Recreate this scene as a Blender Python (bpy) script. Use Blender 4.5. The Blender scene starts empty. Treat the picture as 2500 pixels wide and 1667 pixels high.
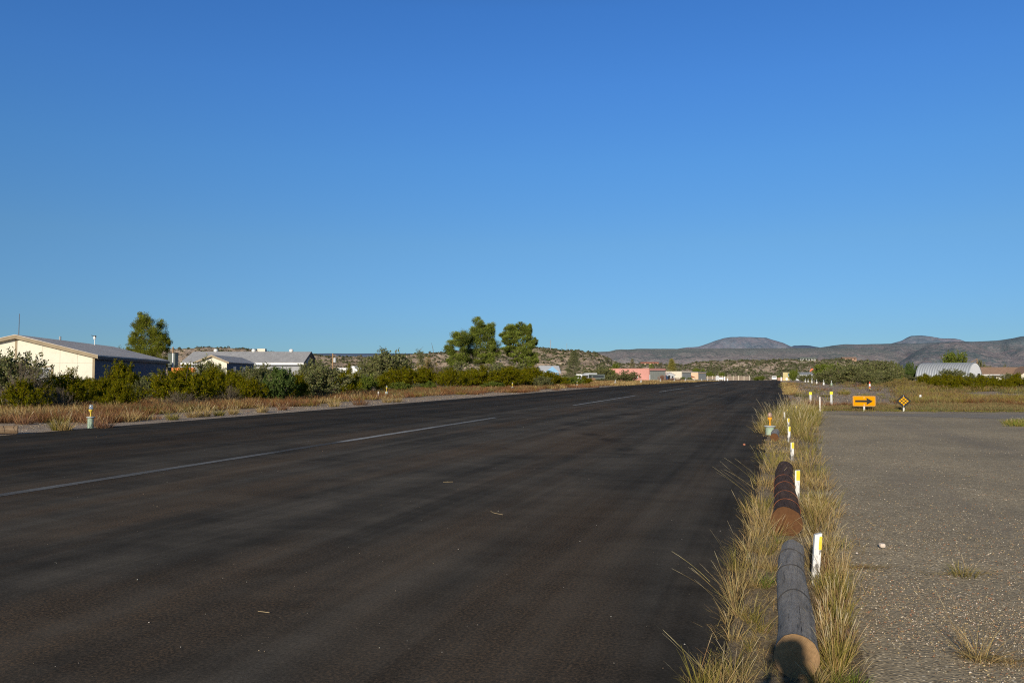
import bpy, math, random
import numpy as np
from mathutils import Vector, Matrix, noise as mnoise

rng = np.random.default_rng(11)
random.seed(11)
sc = bpy.context.scene
COL = sc.collection
R = math.radians

# ------------------------------------------------------------------ camera
EYE = 1.65
FPX = 1950.0                      # focal length in pixels of the 2500 px wide photo
TH = math.atan(650 / 1951.5)      # heading: left of the runway direction (+Y)
PIT = math.atan(77.5 / FPX)
HEAD = Vector((-math.sin(TH), math.cos(TH), 0))
RIGHT = Vector((math.cos(TH), math.sin(TH), 0))
FWD = (HEAD * math.cos(PIT) + Vector((0, 0, math.sin(PIT)))).normalized()
UP = RIGHT.cross(FWD)
cam_d = bpy.data.cameras.new('Camera')
cam = bpy.data.objects.new('Camera', cam_d)
COL.objects.link(cam)
cam.location = (0, 0, EYE)
cam.rotation_euler = (math.pi / 2 + PIT, 0, TH)
cam_d.sensor_fit = 'HORIZONTAL'
cam_d.sensor_width = 36
cam_d.lens = 36 * FPX / 2500
cam_d.clip_start = 0.02
cam_d.clip_end = 60000
sc.camera = cam


def ray(px, py):
    return FWD * FPX + RIGHT * (px - 1250) - UP * (py - 833.5)


def H(x, y):
    """terrain height: level, then falling gently away beyond 150 m"""
    if y <= 130: return 0.0
    if y <= 150: return -(y - 130) * .0015
    if y <= 175: return -.03 - (y - 150) * .005
    return -.155 - (min(y, 1500) - 175) * .0075


def G(px, py):
    """ground point seen at a pixel"""
    d = ray(px, py); z = 0.0
    for _ in range(30):
        t = (z - EYE) / d.z if d.z < -1e-6 else 1e6
        p = Vector((0, 0, EYE)) + d * t
        z = z * .4 + H(p.x, p.y) * .6
    return Vector((p.x, p.y, H(p.x, p.y)))


def V(px, py, D):
    d = ray(px, py)
    return Vector((0, 0, EYE)) + d * (D / d.dot(HEAD))


def base(px, D):
    p = V(px, 911, D)
    return Vector((p.x, p.y, H(p.x, p.y)))


def depth(p):
    return Vector((p[0], p[1], 0)).dot(HEAD)


def mpp(D):
    return D / FPX               # metres per photo pixel at a depth


# ------------------------------------------------------------------ tagging helpers
def tag(o, label=None, cat=None, group=None, kind=None):
    if label: o['label'] = label
    if cat: o['category'] = cat
    if group: o['group'] = group
    if kind: o['kind'] = kind
    return o


def thing(name, label, cat, loc, rz=0.0, group=None):
    o = bpy.data.objects.new(name, None)
    o.empty_display_size = .2
    COL.objects.link(o)
    o.location = loc
    o.rotation_euler = (0, 0, rz)
    return tag(o, label, cat, group)


def link(name, me, mat=None, parent=None, smooth=False):
    o = bpy.data.objects.new(name, me)
    COL.objects.link(o)
    if mat is not None:
        me.materials.clear(); me.materials.append(mat)
    if parent: o.parent = parent
    if smooth:
        me.polygons.foreach_set('use_smooth', [True] * len(me.polygons))
    return o


def dup(root, loc, rz=0.0, scale=None, label=None, group=None):
    r = root.copy(); COL.objects.link(r)
    r.location = loc; r.rotation_euler = (0, 0, rz)
    if scale: r.scale = scale
    if label: r['label'] = label
    if group: r['group'] = group
    for ch in list(root.children):
        c = ch.copy(); COL.objects.link(c); c.parent = r
        for g in list(ch.children):
            d = g.copy(); COL.objects.link(d); d.parent = c
    return r


class MB:
    """collects simple shapes for ONE mesh"""
    def __init__(s): s.v = []; s.f = []

    def add(s, vs, fs):
        n = len(s.v); s.v += [tuple(v) for v in vs]; s.f += [tuple(i + n for i in f) for f in fs]
        return s

    def box(s, x0, x1, y0, y1, z0, z1):
        return s.add([(x0, y0, z0), (x1, y0, z0), (x1, y1, z0), (x0, y1, z0), (x0, y0, z1), (x1, y0, z1), (x1, y1, z1), (x0, y1, z1)],
                     [(3, 2, 1, 0), (4, 5, 6, 7), (0, 1, 5, 4), (1, 2, 6, 5), (2, 3, 7, 6), (3, 0, 4, 7)])

    def tube(s, pts, rad, n=10, caps=True):
        pts = [Vector(p) for p in pts]; rings = []
        if not hasattr(rad, '__len__'): rad = [rad] * len(pts)
        for i, p in enumerate(pts):
            d = (pts[min(i + 1, len(pts) - 1)] - pts[max(i - 1, 0)])
            if d.length < 1e-9: d = Vector((0, 0, 1))
            d.normalize()
            a = d.cross(Vector((0, 0, 1)) if abs(d.z) < .95 else Vector((1, 0, 0))).normalized(); b = d.cross(a)
            rings.append([p + (a * math.cos(t) + b * math.sin(t)) * rad[i] for t in [2 * math.pi * k / n for k in range(n)]])
        vs = [v for r in rings for v in r]; fs = []
        for i in range(len(pts) - 1):
            for k in range(n):
                fs.append((i * n + k, i * n + (k + 1) % n, (i + 1) * n + (k + 1) % n, (i + 1) * n + k))
        if caps:
            fs.append(tuple(range(n))[::-1]); m = (len(pts) - 1) * n; fs.append(tuple(m + k for k in range(n)))
        return s.add(vs, fs)

    def lathe(s, prof, n=20, x=0, y=0):
        vs = []; fs = []
        for r, z in prof:
            for k in range(n):
                t = 2 * math.pi * k / n; vs.append((x + r * math.cos(t), y + r * math.sin(t), z))
        for i in range(len(prof) - 1):
            for k in range(n):
                fs.append((i * n + k, i * n + (k + 1) % n, (i + 1) * n + (k + 1) % n, (i + 1) * n + k))
        fs.append(tuple(range(n))[::-1]); m = (len(prof) - 1) * n; fs.append(tuple(m + k for k in range(n)))
        return s.add(vs, fs)

    def prism(s, poly, y0, y1):
        """polygon in local x,z extruded along y"""
        n = len(poly)
        vs = [(x, y0, z) for x, z in poly] + [(x, y1, z) for x, z in poly]
        fs = [tuple(range(n)), tuple(range(2 * n - 1, n - 1, -1))]
        fs += [(i, i + n, (i + 1) % n + n, (i + 1) % n) for i in range(n)]
        return s.add(vs, fs)

    def build(s, name, mat, parent=None, smooth=False, label=None):
        me = bpy.data.meshes.new(name); me.from_pydata(s.v, [], s.f); me.validate()
        import bmesh
        bm = bmesh.new(); bm.from_mesh(me); bmesh.ops.recalc_face_normals(bm, faces=bm.faces); bm.to_mesh(me); bm.free()
        o = link(name, me, mat, parent)
        if smooth:
            me.polygons.foreach_set('use_smooth', [len(p.vertices) == 4 for p in me.polygons])
        if label: o['label'] = label
        return o


def np_mesh(name, verts, quads, cols=None):
    me = bpy.data.meshes.new(name)
    verts = np.asarray(verts, np.float32); quads = np.asarray(quads, np.int32); k = quads.shape[1]
    me.vertices.add(len(verts)); me.vertices.foreach_set('co', verts.ravel())
    me.loops.add(quads.size); me.loops.foreach_set('vertex_index', quads.ravel())
    me.polygons.add(len(quads)); me.polygons.foreach_set('loop_start', np.arange(0, quads.size, k, dtype=np.int32))
    me.update(calc_edges=True)
    if cols is not None:
        a = me.color_attributes.new('Col', 'FLOAT_COLOR', 'POINT')
        c = np.ones((len(verts), 4), np.float32); c[:, :3] = cols
        a.data.foreach_set('color', c.ravel())
    return me


# ------------------------------------------------------------------ materials
class NT:
    def __init__(s, name):
        s.m = bpy.data.materials.new(name); s.m.use_nodes = True
        s.t = s.m.node_tree; s.t.nodes.clear()
        s.out = s.n('ShaderNodeOutputMaterial')

    def n(s, typ, **kw):
        nd = s.t.nodes.new(typ)
        for k, v in kw.items():
            if k.startswith('_'): setattr(nd, k[1:], v)
            else: nd.inputs[k.replace('__', ' ')].default_value = v
        return nd

    def l(s, a, b): s.t.links.new(a, b)

    def pos(s, scale=(1, 1, 1), rot=(0, 0, 0), obj=True):
        if obj: src = s.n('ShaderNodeTexCoord').outputs['Object']
        else: src = s.n('ShaderNodeNewGeometry').outputs['Position']
        mp = s.n('ShaderNodeMapping'); mp.inputs['Scale'].default_value = scale; mp.inputs['Rotation'].default_value = rot
        s.l(src, mp.inputs['Vector']); return mp.outputs[0]

    def noise(s, vec, scale, detail=4, rough=.6, out='Fac', dist=0.0):
        nd = s.n('ShaderNodeTexNoise'); nd.inputs['Scale'].default_value = scale
        nd.inputs['Detail'].default_value = detail; nd.inputs['Roughness'].default_value = rough
        nd.inputs['Distortion'].default_value = dist
        s.l(vec, nd.inputs['Vector']); return nd.outputs[out]

    def vor(s, vec, scale, feature='F1'):
        nd = s.n('ShaderNodeTexVoronoi'); nd.feature = feature; nd.inputs['Scale'].default_value = scale
        s.l(vec, nd.inputs['Vector']); return nd

    def ramp(s, fac, stops, interp='LINEAR'):
        nd = s.n('ShaderNodeValToRGB'); cr = nd.color_ramp; cr.interpolation = interp
        while len(cr.elements) > 1: cr.elements.remove(cr.elements[-1])
        for i, (p, c) in enumerate(stops):
            e = cr.elements[0] if i == 0 else cr.elements.new(p)
            e.position = p
            e.color = (c, c, c, 1) if not hasattr(c, '__len__') else (*c[:3], 1)
        s.l(fac, nd.inputs[0]); return nd.outputs[0]

    def mix(s, fac, a, b, mode='MIX'):
        nd = s.n('ShaderNodeMix'); nd.data_type = 'RGBA'; nd.blend_type = mode
        for src, i in ((fac, 0), (a, 6), (b, 7)):
            if isinstance(src, (int, float)): nd.inputs[i].default_value = src if i == 0 else (src, src, src, 1)
            elif isinstance(src, tuple): nd.inputs[i].default_value = (*src[:3], 1)
            else: s.l(src, nd.inputs[i])
        return nd.outputs[2]

    def math(s, op, a, b=None):
        nd = s.n('ShaderNodeMath'); nd.operation = op
        for i, v in enumerate((a, b)):
            if v is None: continue
            if isinstance(v, (int, float)): nd.inputs[i].default_value = v
            else: s.l(v, nd.inputs[i])
        return nd.outputs[0]

    def bump(s, h, strength=.5, dist=.01):
        nd = s.n('ShaderNodeBump'); nd.inputs['Strength'].default_value = strength; nd.inputs['Distance'].default_value = dist
        s.l(h, nd.inputs['Height']); return nd.outputs[0]

    def done(s, col, rough=.85, spec=.2, normal=None, metal=0.0):
        b = s.n('ShaderNodeBsdfPrincipled')
        if isinstance(col, tuple): b.inputs['Base Color'].default_value = (*col[:3], 1)
        else: s.l(col, b.inputs['Base Color'])
        if isinstance(rough, (int, float)): b.inputs['Roughness'].default_value = rough
        else: s.l(rough, b.inputs['Roughness'])
        b.inputs['Specular IOR Level'].default_value = spec
        b.inputs['Metallic'].default_value = metal
        if normal is not None: s.l(normal, b.inputs['Normal'])
        s.l(b.outputs[0], s.out.inputs[0]); s.b = b
        return s.m


def paint(name, col, var=.12, scale=3.0, rough=.7, spec=.25, dirt=None, metal=0.0, bump=0.0):
    t = NT(name); v = t.pos()
    n1 = t.noise(v, scale, 5); dark = tuple(c * (1 - var * 1.6) for c in col); lite = tuple(min(1, c * (1 + var)) for c in col)
    c = t.ramp(n1, [(.3, dark), (.7, lite)])
    if dirt:
        c = t.mix(t.ramp(t.noise(v, scale * 3, 6, .7), [(.52, 0.0), (.72, .7)]), c, dirt)
    nm = t.bump(t.noise(v, scale * 12, 4), bump, .01) if bump else None
    return t.done(c, rough, spec, nm, metal)


def foliage(name, trans=.25, rough=.75):
    t = NT(name)
    at = t.n('ShaderNodeAttribute'); at.attribute_name = 'Col'
    d = t.n('ShaderNodeBsdfDiffuse'); tr = t.n('ShaderNodeBsdfTranslucent'); mx = t.n('ShaderNodeMixShader')
    t.l(at.outputs['Color'], d.inputs['Color']); t.l(at.outputs['Color'], tr.inputs['Color'])
    mx.inputs[0].default_value = trans
    t.l(d.outputs[0], mx.inputs[1]); t.l(tr.outputs[0], mx.inputs[2]); t.l(mx.outputs[0], t.out.inputs[0])
    return t.m


M = {}
M['leaf'] = foliage('leaf_surface')
M['straw'] = foliage('straw_surface', .2)
M['scrub'] = foliage('scrub_surface', .05)

# ground: sandy dirt with gravel
t = NT('desert_ground'); v = t.pos()
big = t.noise(v, .12, 5, .65); mid = t.noise(v, 1.1, 6, .7); fin = t.vor(v, 26.0)
c = t.ramp(big, [(.35, (.40, .29, .19)), (.5, (.36, .27, .19)), (.65, (.46, .335, .21))])
c = t.mix(t.ramp(mid, [(.4, 0.0), (.62, .75)]), c, (.46, .37, .28))
c = t.mix(t.ramp(t.noise(v, 7, 5, .7), [(.5, 0.0), (.66, .6)]), c, (.26, .19, .12))
c = t.mix(.55, c, t.ramp(fin.outputs['Color'], [(0, .35), (.5, .9), (1, 1.6)]), 'MULTIPLY')
M['ground'] = t.done(c, .95, .1, t.bump(t.math('ADD', t.noise(v, 30, 5, .7), fin.outputs['Distance']), .9, .03))

# grey-tan gravel shoulder
t = NT('shoulder_gravel'); v = t.pos()
fin = t.vor(v, 30.0); mid = t.noise(v, 1.6, 6, .7)
c = t.ramp(mid, [(.35, (.33, .26, .195)), (.65, (.45, .36, .275))])
c = t.mix(.75, c, t.ramp(fin.outputs['Color'], [(0, .4), (.5, .95), (1, 1.6)]), 'MULTIPLY')
c = t.mix(t.ramp(t.noise(v, 5, 5, .7), [(.55, 0.0), (.68, .7)]), c, (.3, .22, .12))
M['shoulder'] = t.done(c, .95, .1, t.bump(fin.outputs['Distance'], .9, .03))

# runway seal coat
t = NT('runway_seal_coat'); v = t.pos()
lane = t.noise(t.pos((.85, .018, 1)), 1.0, 5, .62)          # long brushed bands along the runway
lane2 = t.noise(t.pos((.35, .03, 1), (0, 0, .1)), 1.0, 4, .6, dist=.6)
blot = t.noise(v, .55, 6, .68, dist=.5); grain = t.noise(v, 48, 6, .82)
cross = t.noise(t.pos((.5, 2.2, 1), (0, 0, TH)), 1.0, 6, .75)   # patchy squeegee marks across
s1 = t.math('ADD', t.math('MULTIPLY', lane, .36), t.math('MULTIPLY', blot, .36))
s1 = t.math('ADD', s1, t.math('MULTIPLY', lane2, .22)); s1 = t.math('ADD', s1, t.math('MULTIPLY', cross, .19))
c = t.ramp(s1, [(.44, (.032, .0287, .0242)), (.53, (.050, .0445, .0368)), (.59, (.072, .063, .051)), (.68, (.104, .089, .070))])
worn = t.math('MULTIPLY', t.ramp(t.noise(t.pos((.5, .09, 1)), 1, 5, .6), [(.47, 0.0), (.62, .9)]), t.ramp(grain, [(.45, 0.0), (.6, 1.0)]))
fine = t.noise(t.pos((2.6, .012, 1), (0, 0, .004)), 1.0, 5, .7)
c = t.mix(.75, c, t.ramp(fine, [(.36, .74), (.48, 1.0), (.6, 1.24)]), 'MULTIPLY')
sp_ = t.n('ShaderNodeSeparateXYZ'); t.l(v, sp_.inputs[0])
xs_ = t.math('ADD', sp_.outputs['X'], t.math('MULTIPLY', t.math('SUBTRACT', t.noise(t.pos((.3, .05, 1)), 1, 4, .6), .5), 9.0))
wide = t.ramp(t.math('ADD', t.math('DIVIDE', xs_, 20.0), 1.0), [(.05, .62), (.35, .72), (.5, 1.05), (.72, 1.12), (.9, .95), (1.0, .78)])   # darker toward the far side
c = t.mix(1.0, c, wide, 'MULTIPLY')
c = t.mix(t.math('MULTIPLY', worn, wide), c, (.135, .088, .052))
c = t.mix(.95, c, t.ramp(grain, [(.3, .5), (.5, .95), (.7, 1.5)]), 'MULTIPLY')
def circle3(a, b, c_):
    ax, ay, bx, by, cx, cy = a.x, a.y, b.x, b.y, c_.x, c_.y
    d = 2 * (ax * (by - cy) + bx * (cy - ay) + cx * (ay - by))
    ux = ((ax**2 + ay**2) * (by - cy) + (bx**2 + by**2) * (cy - ay) + (cx**2 + cy**2) * (ay - by)) / d
    uy = ((ax**2 + ay**2) * (cx - bx) + (bx**2 + by**2) * (ax - cx) + (cx**2 + cy**2) * (bx - ax)) / d
    return ux, uy, math.hypot(ax - ux, ay - uy)
brk = t.ramp(t.noise(v, .7, 4, .7), [(.38, 0.0), (.6, 1.0)])
for a3, b3, c3, wd_, st_ in (((1600, 991), (1750, 994), (1880, 997.5), .16, .55), ((1400, 1052), (1500, 1078), (1535, 1120), .22, .4), ((1300, 1052), (1560, 1006), (1720, 984), .25, .4), ((1260, 1075), (1520, 1018), (1700, 990), .2, .35), ((1730, 1185), (1790, 1195), (1850, 1198), .03, .5)):
    pa, pb, pc = G(*a3), G(*b3), G(*c3)
    ux, uy, rr_ = circle3(pa, pb, pc)
    dv = t.n('ShaderNodeVectorMath'); dv.operation = 'DISTANCE'; t.l(v, dv.inputs[0]); dv.inputs[1].default_value = (ux, uy, 0)
    ring_ = t.ramp(t.math('ABSOLUTE', t.math('SUBTRACT', dv.outputs['Value'], rr_)), [(wd_ * .5, 1.0), (wd_ * 1.6, 0.0)])
    dm = t.n('ShaderNodeVectorMath'); dm.operation = 'DISTANCE'; t.l(v, dm.inputs[0]); dm.inputs[1].default_value = tuple(pb)
    reach = max((pa - pb).length, (pc - pb).length)
    ext = t.ramp(t.math('DIVIDE', dm.outputs['Value'], reach), [(.6, 1.0), (1.0, 0.0)])
    c = t.mix(t.math('MULTIPLY', t.math('MULTIPLY', ring_, ext), t.math('MULTIPLY', brk, st_ * 1.6)), c, (.016, .0145, .013))
vs = t.vor(v, 9.0)
c = t.mix(t.math('MULTIPLY', t.ramp(vs.outputs['Distance'], [(.03, 1.0), (.07, 0.0)]), t.ramp(vs.outputs['Color'], [(.86, 0.0), (.9, .8)])), c, (.34, .29, .24))
M['runway'] = t.done(c, .96, .02, t.bump(t.math('ADD', grain, t.math('MULTIPLY', t.noise(v, 120, 4, .7), .6)), .4, .006))

# worn white centreline paint lying on the seal coat
t = NT('worn_marking'); v = t.pos()
g = t.noise(t.pos((3.5, .5, 1)), 1.4, 6, .8); g2 = t.noise(v, 14, 5, .8); g3 = t.noise(t.pos((.2, .09, 1)), 1, 2)
f = t.math('ADD', t.math('ADD', t.math('MULTIPLY', g, .6), t.math('MULTIPLY', g2, .5)), t.math('MULTIPLY', g3, .5))
at = t.n('ShaderNodeAttribute'); at.attribute_name = 'Col'
fac = t.math('MULTIPLY', t.ramp(f, [(.62, 0.0), (.9, .9)]), at.outputs['Fac'])
c = t.mix(fac, (.040, .0345, .028), (.50, .50, .48))
M['marking'] = t.done(c, .85, .15, t.bump(g2, .4, .008))

# old chip-seal road
t = NT('chip_seal'); v = t.pos()
p1 = t.vor(v, 46.0); p2 = t.vor(v, 27.0)
big = t.noise(v, .35, 5, .6, dist=.4); track = t.noise(t.pos((.55, .05, 1), (0, 0, .12)), 1.0, 4, .6)
stone = t.ramp(p1.outputs['Color'], [(0, (.13, .105, .068)), (.25, (.28, .228, .146)), (.5, (.48, .39, .25)), (.7, (.72, .585, .38)), (.86, (1.0, .88, .66)), (.955, (.62, .36, .19)), (1, (.8, .58, .3))], 'CONSTANT')
tar = t.ramp(t.noise(v, 5, 6, .75), [(.3, (.25, .203, .132)), (.7, (.405, .331, .217))])
dens = t.math('ADD', t.math('MULTIPLY', big, .8), t.math('MULTIPLY', t.noise(v, 2.2, 6, .7), .5))
edge = t.ramp(p1.outputs['Distance'], [(.3, 1.0), (.55, 0.0)])
c = t.mix(t.math('MULTIPLY', edge, t.ramp(dens, [(.5, .5), (.75, 1.0)])), tar, stone)
c = t.mix(t.math('MULTIPLY', t.ramp(p2.outputs['Distance'], [(.16, 1.0), (.3, 0.0)]), t.ramp(p2.outputs['Color'], [(.9, 0.0), (.93, .95)])), c, (.62, .54, .43))
c = t.mix(t.ramp(track, [(.5, 0.0), (.68, .5)]), c, (.26, .216, .16))
c = t.mix(.6, c, t.ramp(big, [(.3, (.70, .69, .68)), (.5, (1.0, .98, .95)), (.7, (1.34, 1.28, 1.18))]), 'MULTIPLY')
M['chip'] = t.done(c, .9, .15, t.bump(t.math('SUBTRACT', 1.0, p1.outputs['Distance']), .5, .009))

# darker worn band where the road bends
t = NT('dark_asphalt'); v = t.pos()
c = t.ramp(t.noise(v, 1.2, 6, .7), [(.3, (.24, .205, .16)), (.7, (.34, .29, .225))])
c = t.mix(.7, c, t.ramp(t.vor(v, 45).outputs['Color'], [(0, .5), (.8, 1.1), (1, 2.0)]), 'MULTIPLY')
M['dark_asphalt'] = t.done(c, .9, .12, t.bump(t.noise(v, 60, 4, .7), .5, .01))

# litter-strewn verge soil
t = NT('verge_soil'); v = t.pos()
c = t.ramp(t.noise(v, 7, 7, .75), [(.3, (.15, .115, .075)), (.5, (.30, .235, .155)), (.7, (.46, .365, .235))])
c = t.mix(.6, c, t.ramp(t.vor(v, 60).outputs['Color'], [(0, .4), (1, 1.7)]), 'MULTIPLY')
M['verge'] = t.done(c, .95, .1, t.bump(t.noise(v, 40, 6, .8), 1.0, .03))


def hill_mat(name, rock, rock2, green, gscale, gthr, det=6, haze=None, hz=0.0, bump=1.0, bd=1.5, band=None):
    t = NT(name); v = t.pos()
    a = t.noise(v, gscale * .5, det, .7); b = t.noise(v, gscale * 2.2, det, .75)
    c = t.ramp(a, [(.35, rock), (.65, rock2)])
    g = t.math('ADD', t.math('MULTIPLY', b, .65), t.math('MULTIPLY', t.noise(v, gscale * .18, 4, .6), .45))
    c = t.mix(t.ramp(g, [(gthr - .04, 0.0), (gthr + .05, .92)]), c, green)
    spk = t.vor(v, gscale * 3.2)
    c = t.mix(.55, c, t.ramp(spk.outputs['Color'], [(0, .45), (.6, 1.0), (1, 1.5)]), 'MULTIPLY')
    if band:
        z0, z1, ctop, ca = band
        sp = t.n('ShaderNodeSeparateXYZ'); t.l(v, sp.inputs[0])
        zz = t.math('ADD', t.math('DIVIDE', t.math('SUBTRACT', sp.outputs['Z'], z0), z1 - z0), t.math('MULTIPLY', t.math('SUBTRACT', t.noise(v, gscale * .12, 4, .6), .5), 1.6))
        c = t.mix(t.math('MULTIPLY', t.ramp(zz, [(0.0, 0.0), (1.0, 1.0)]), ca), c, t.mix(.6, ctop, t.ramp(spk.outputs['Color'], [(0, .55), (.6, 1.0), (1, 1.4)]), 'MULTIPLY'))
    if hz: c = t.mix(hz, c, haze)  # bluish aerial haze painted into the slope colour
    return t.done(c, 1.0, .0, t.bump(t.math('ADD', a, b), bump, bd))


M['hill'] = hill_mat('rocky_hill', (.46, .33, .23), (.64, .50, .36), (.13, .125, .065), .16, .60, bd=1.2)
M['hill_mid'] = hill_mat('rocky_slope', (.44, .32, .235), (.60, .48, .355), (.14, .14, .078), .1, .60, bd=2.0)
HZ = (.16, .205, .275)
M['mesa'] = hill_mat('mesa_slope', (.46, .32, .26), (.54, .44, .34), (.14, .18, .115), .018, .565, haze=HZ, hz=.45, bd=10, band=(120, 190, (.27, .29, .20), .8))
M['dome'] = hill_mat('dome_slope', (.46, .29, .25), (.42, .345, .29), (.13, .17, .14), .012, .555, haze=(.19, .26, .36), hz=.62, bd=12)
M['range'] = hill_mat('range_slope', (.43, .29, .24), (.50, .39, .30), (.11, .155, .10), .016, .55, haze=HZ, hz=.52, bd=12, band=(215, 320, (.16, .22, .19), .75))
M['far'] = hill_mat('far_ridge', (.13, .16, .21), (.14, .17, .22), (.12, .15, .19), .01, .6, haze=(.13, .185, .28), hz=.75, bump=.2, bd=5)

# wood / posts / painted things
def log_mat(name, c0, c1, c2):
    t = NT(name); v = t.pos((9, .7, 9))
    n = t.noise(v, 3, 6, .7); n2 = t.noise(t.pos(), 14, 5, .7); crack = t.noise(t.pos((20, .55, 20)), 2.2, 6, .8)
    c = t.ramp(n, [(.3, c0), (.55, c1), (.75, c2)])
    c = t.mix(t.ramp(crack, [(.37, .95), (.43, 0.0)]), c, tuple(x * .25 for x in c0))
    c = t.mix(.4, c, t.ramp(n2, [(.3, .6), (.7, 1.4)]), 'MULTIPLY')
    return t.done(c, .9, .15, t.bump(t.math('ADD', n, crack), .9, .02))


M['log_grey'] = log_mat('weathered_grey_wood', (.25, .222, .19), (.38, .34, .29), (.50, .445, .37))
M['log_dark'] = log_mat('creosoted_wood', (.07, .038, .022), (.13, .076, .05), (.21, .125, .08))
M['log_tan'] = log_mat('tan_wood', (.17, .11, .065), (.30, .21, .13), (.42, .31, .2))


def sawn(name, inner, outer, ring):
    t = NT(name)
    tc = t.n('ShaderNodeTexCoord').outputs['Object']
    sp = t.n('ShaderNodeSeparateXYZ'); t.l(tc, sp.inputs[0])
    cb = t.n('ShaderNodeCombineXYZ'); t.l(sp.outputs['X'], cb.inputs['X']); t.l(sp.outputs['Z'], cb.inputs['Y'])
    ln = t.n('ShaderNodeVectorMath'); ln.operation = 'LENGTH'; t.l(cb.outputs[0], ln.inputs[0])
    wob = t.noise(tc, 9, 4, .6)
    rr = t.math('ADD', ln.outputs['Value'], t.math('MULTIPLY', wob, .02))
    c = t.ramp(t.math('MULTIPLY', rr, 7.0), [(.0, inner), (.75, outer)])
    rings = t.math('SINE', t.math('MULTIPLY', rr, 900.0))
    c = t.mix(t.ramp(rings, [(.2, 0.0), (.95, .55)]), c, ring)
    ang = t.math('ARCTAN2', sp.outputs['Z'], sp.outputs['X'])
    ca = t.n('ShaderNodeCombineXYZ'); t.l(t.math('ADD', ang, t.math('MULTIPLY', wob, .6)), ca.inputs['X'])
    rad_c = t.math('MULTIPLY', t.ramp(t.noise(ca.outputs[0], 4.5, 3, .7), [(.345, 1.0), (.375, 0.0)]), t.ramp(ln.outputs['Value'], [(.012, 0.0), (.03, 1.0)]))
    c = t.mix(.6, c, t.ramp(t.noise(tc, 35, 6, .75), [(.3, .55), (.7, 1.3)]), 'MULTIPLY')
    c = t.mix(t.math('MULTIPLY', rad_c, .8), c, tuple(q * .2 for q in ring))
    c = t.mix(t.ramp(t.noise(tc, 6, 5, .7), [(.45, 0.0), (.75, .6)]), c, tuple(q * .55 for q in outer))
    return t.done(c, .9, .1, t.bump(rings, .25, .003))


M['sawn_tan'] = sawn('sawn_tan_end', (.25, .148, .066), (.31, .195, .098), (.15, .078, .036))
M['sawn_brown'] = sawn('sawn_brown_end', (.155, .07, .028), (.13, .062, .028), (.07, .032, .016))

t = NT('flaking_white_paint'); v = t.pos((6, 6, 1.3))
sp = t.n('ShaderNodeSeparateXYZ'); t.l(t.n('ShaderNodeTexCoord').outputs['Object'], sp.inputs[0])
thr = t.math('MULTIPLY', t.math('SUBTRACT', .33, sp.outputs['Z']), .55)
f = t.math('ADD', t.noise(v, 7, 6, .75), thr)
c = t.ramp(f, [(.545, (.68, .675, .65)), (.60, (.50, .485, .45)), (.635, (.14, .13, .115))])
M['flake'] = t.done(c, .7, .2, t.bump(f, .4, .004))
M['yellow'] = paint('yellow_reflector', (.78, .56, .02), .1, 30, .5, .3, dirt=(.62, .5, .2))
M['yellow_cap'] = paint('yellow_cap_plastic', (.80, .66, .02), .06, 10, .5)
M['sign_yellow'] = paint('sign_amber', (.66, .275, .002), .05, 6, .85, .04)
M['sign_black'] = paint('sign_black', (.016, .016, .016), .1, 6, .6, .2)
M['sign_edge'] = paint('sign_edge_dark', (.05, .04, .02), .1, 6, .7, .2)
M['reflector'] = paint('amber_reflector', (.74, .36, .01), .1, 40, .8, .06)
M['white'] = paint('white_paint', (.72, .72, .69), .06, 2.5, .55)
M['white_bright'] = paint('bright_white_paint', (.78, .78, .77), .04, 2, .5)
M['galv'] = paint('galvanised_steel', (.36, .37, .37), .15, 8, .5, .4, metal=.35)
M['stake'] = paint('weathered_white_stake', (.62, .60, .55), .15, 12, .8)
M['cream'] = paint('cream_siding', (.76, .715, .58), .03, .8, .8, .15, dirt=(.64, .58, .45))
M['seam'] = paint('siding_joint', (.56, .52, .41), .1, 2, .8)
M['cream2'] = paint('cream_stucco', (.66, .60, .48), .06, .8, .75)
M['blue_shade_wall'] = paint('blue_siding_and_shade', (.10, .125, .165), .1, .8, .85, .1)  # also paints in the shade on the cabin side and long house gable
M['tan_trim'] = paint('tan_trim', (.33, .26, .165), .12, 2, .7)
M['dark_trim'] = paint('dark_trim', (.05, .045, .042), .15, 2, .7)
M['pink'] = paint('salmon_stucco', (.60, .29, .24), .06, .5, .85)
M['door_grey'] = paint('grey_green_door', (.30, .31, .27), .08, 1, .65)
M['door_steel'] = paint('steel_door', (.26, .27, .26), .08, 1, .6)
M['peach'] = paint('peach_stucco', (.66, .48, .32), .06, .6, .85)
M['lightblue'] = paint('sky_blue_siding', (.22, .42, .62), .06, .8, .7)
M['deepblue'] = paint('deep_blue_trim', (.03, .07, .22), .1, .8, .7)
M['greywall'] = paint('grey_siding', (.34, .345, .35), .08, .8, .75)
M['palegrey'] = paint('pale_grey_siding', (.50, .51, .52), .06, .8, .75)
M['redroof'] = paint('terracotta_roof', (.38, .15, .09), .2, .6, .85)
M['brownroof'] = paint('brown_shingle', (.27, .175, .12), .15, 1.5, .9, bump=.6)
M['sagewall'] = paint('sage_wall', (.36, .37, .30), .1, .6, .85)
M['adobe'] = paint('adobe_wall', (.40, .25, .17), .1, .6, .85)
M['yellow_wall'] = paint('pale_yellow_wall', (.70, .58, .28), .06, .6, .8)
M['wood_pole'] = paint('pole_wood', (.32, .20, .105), .25, 4, .9)
M['grey_box'] = paint('grey_green_box', (.12, .14, .12), .1, 2, .7)
M['orange'] = paint('orange_paint', (.70, .22, .05), .1, 3, .6)
M['windsock'] = paint('windsock_fabric', (.82, .22, .10), .08, 3, .8)
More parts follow.
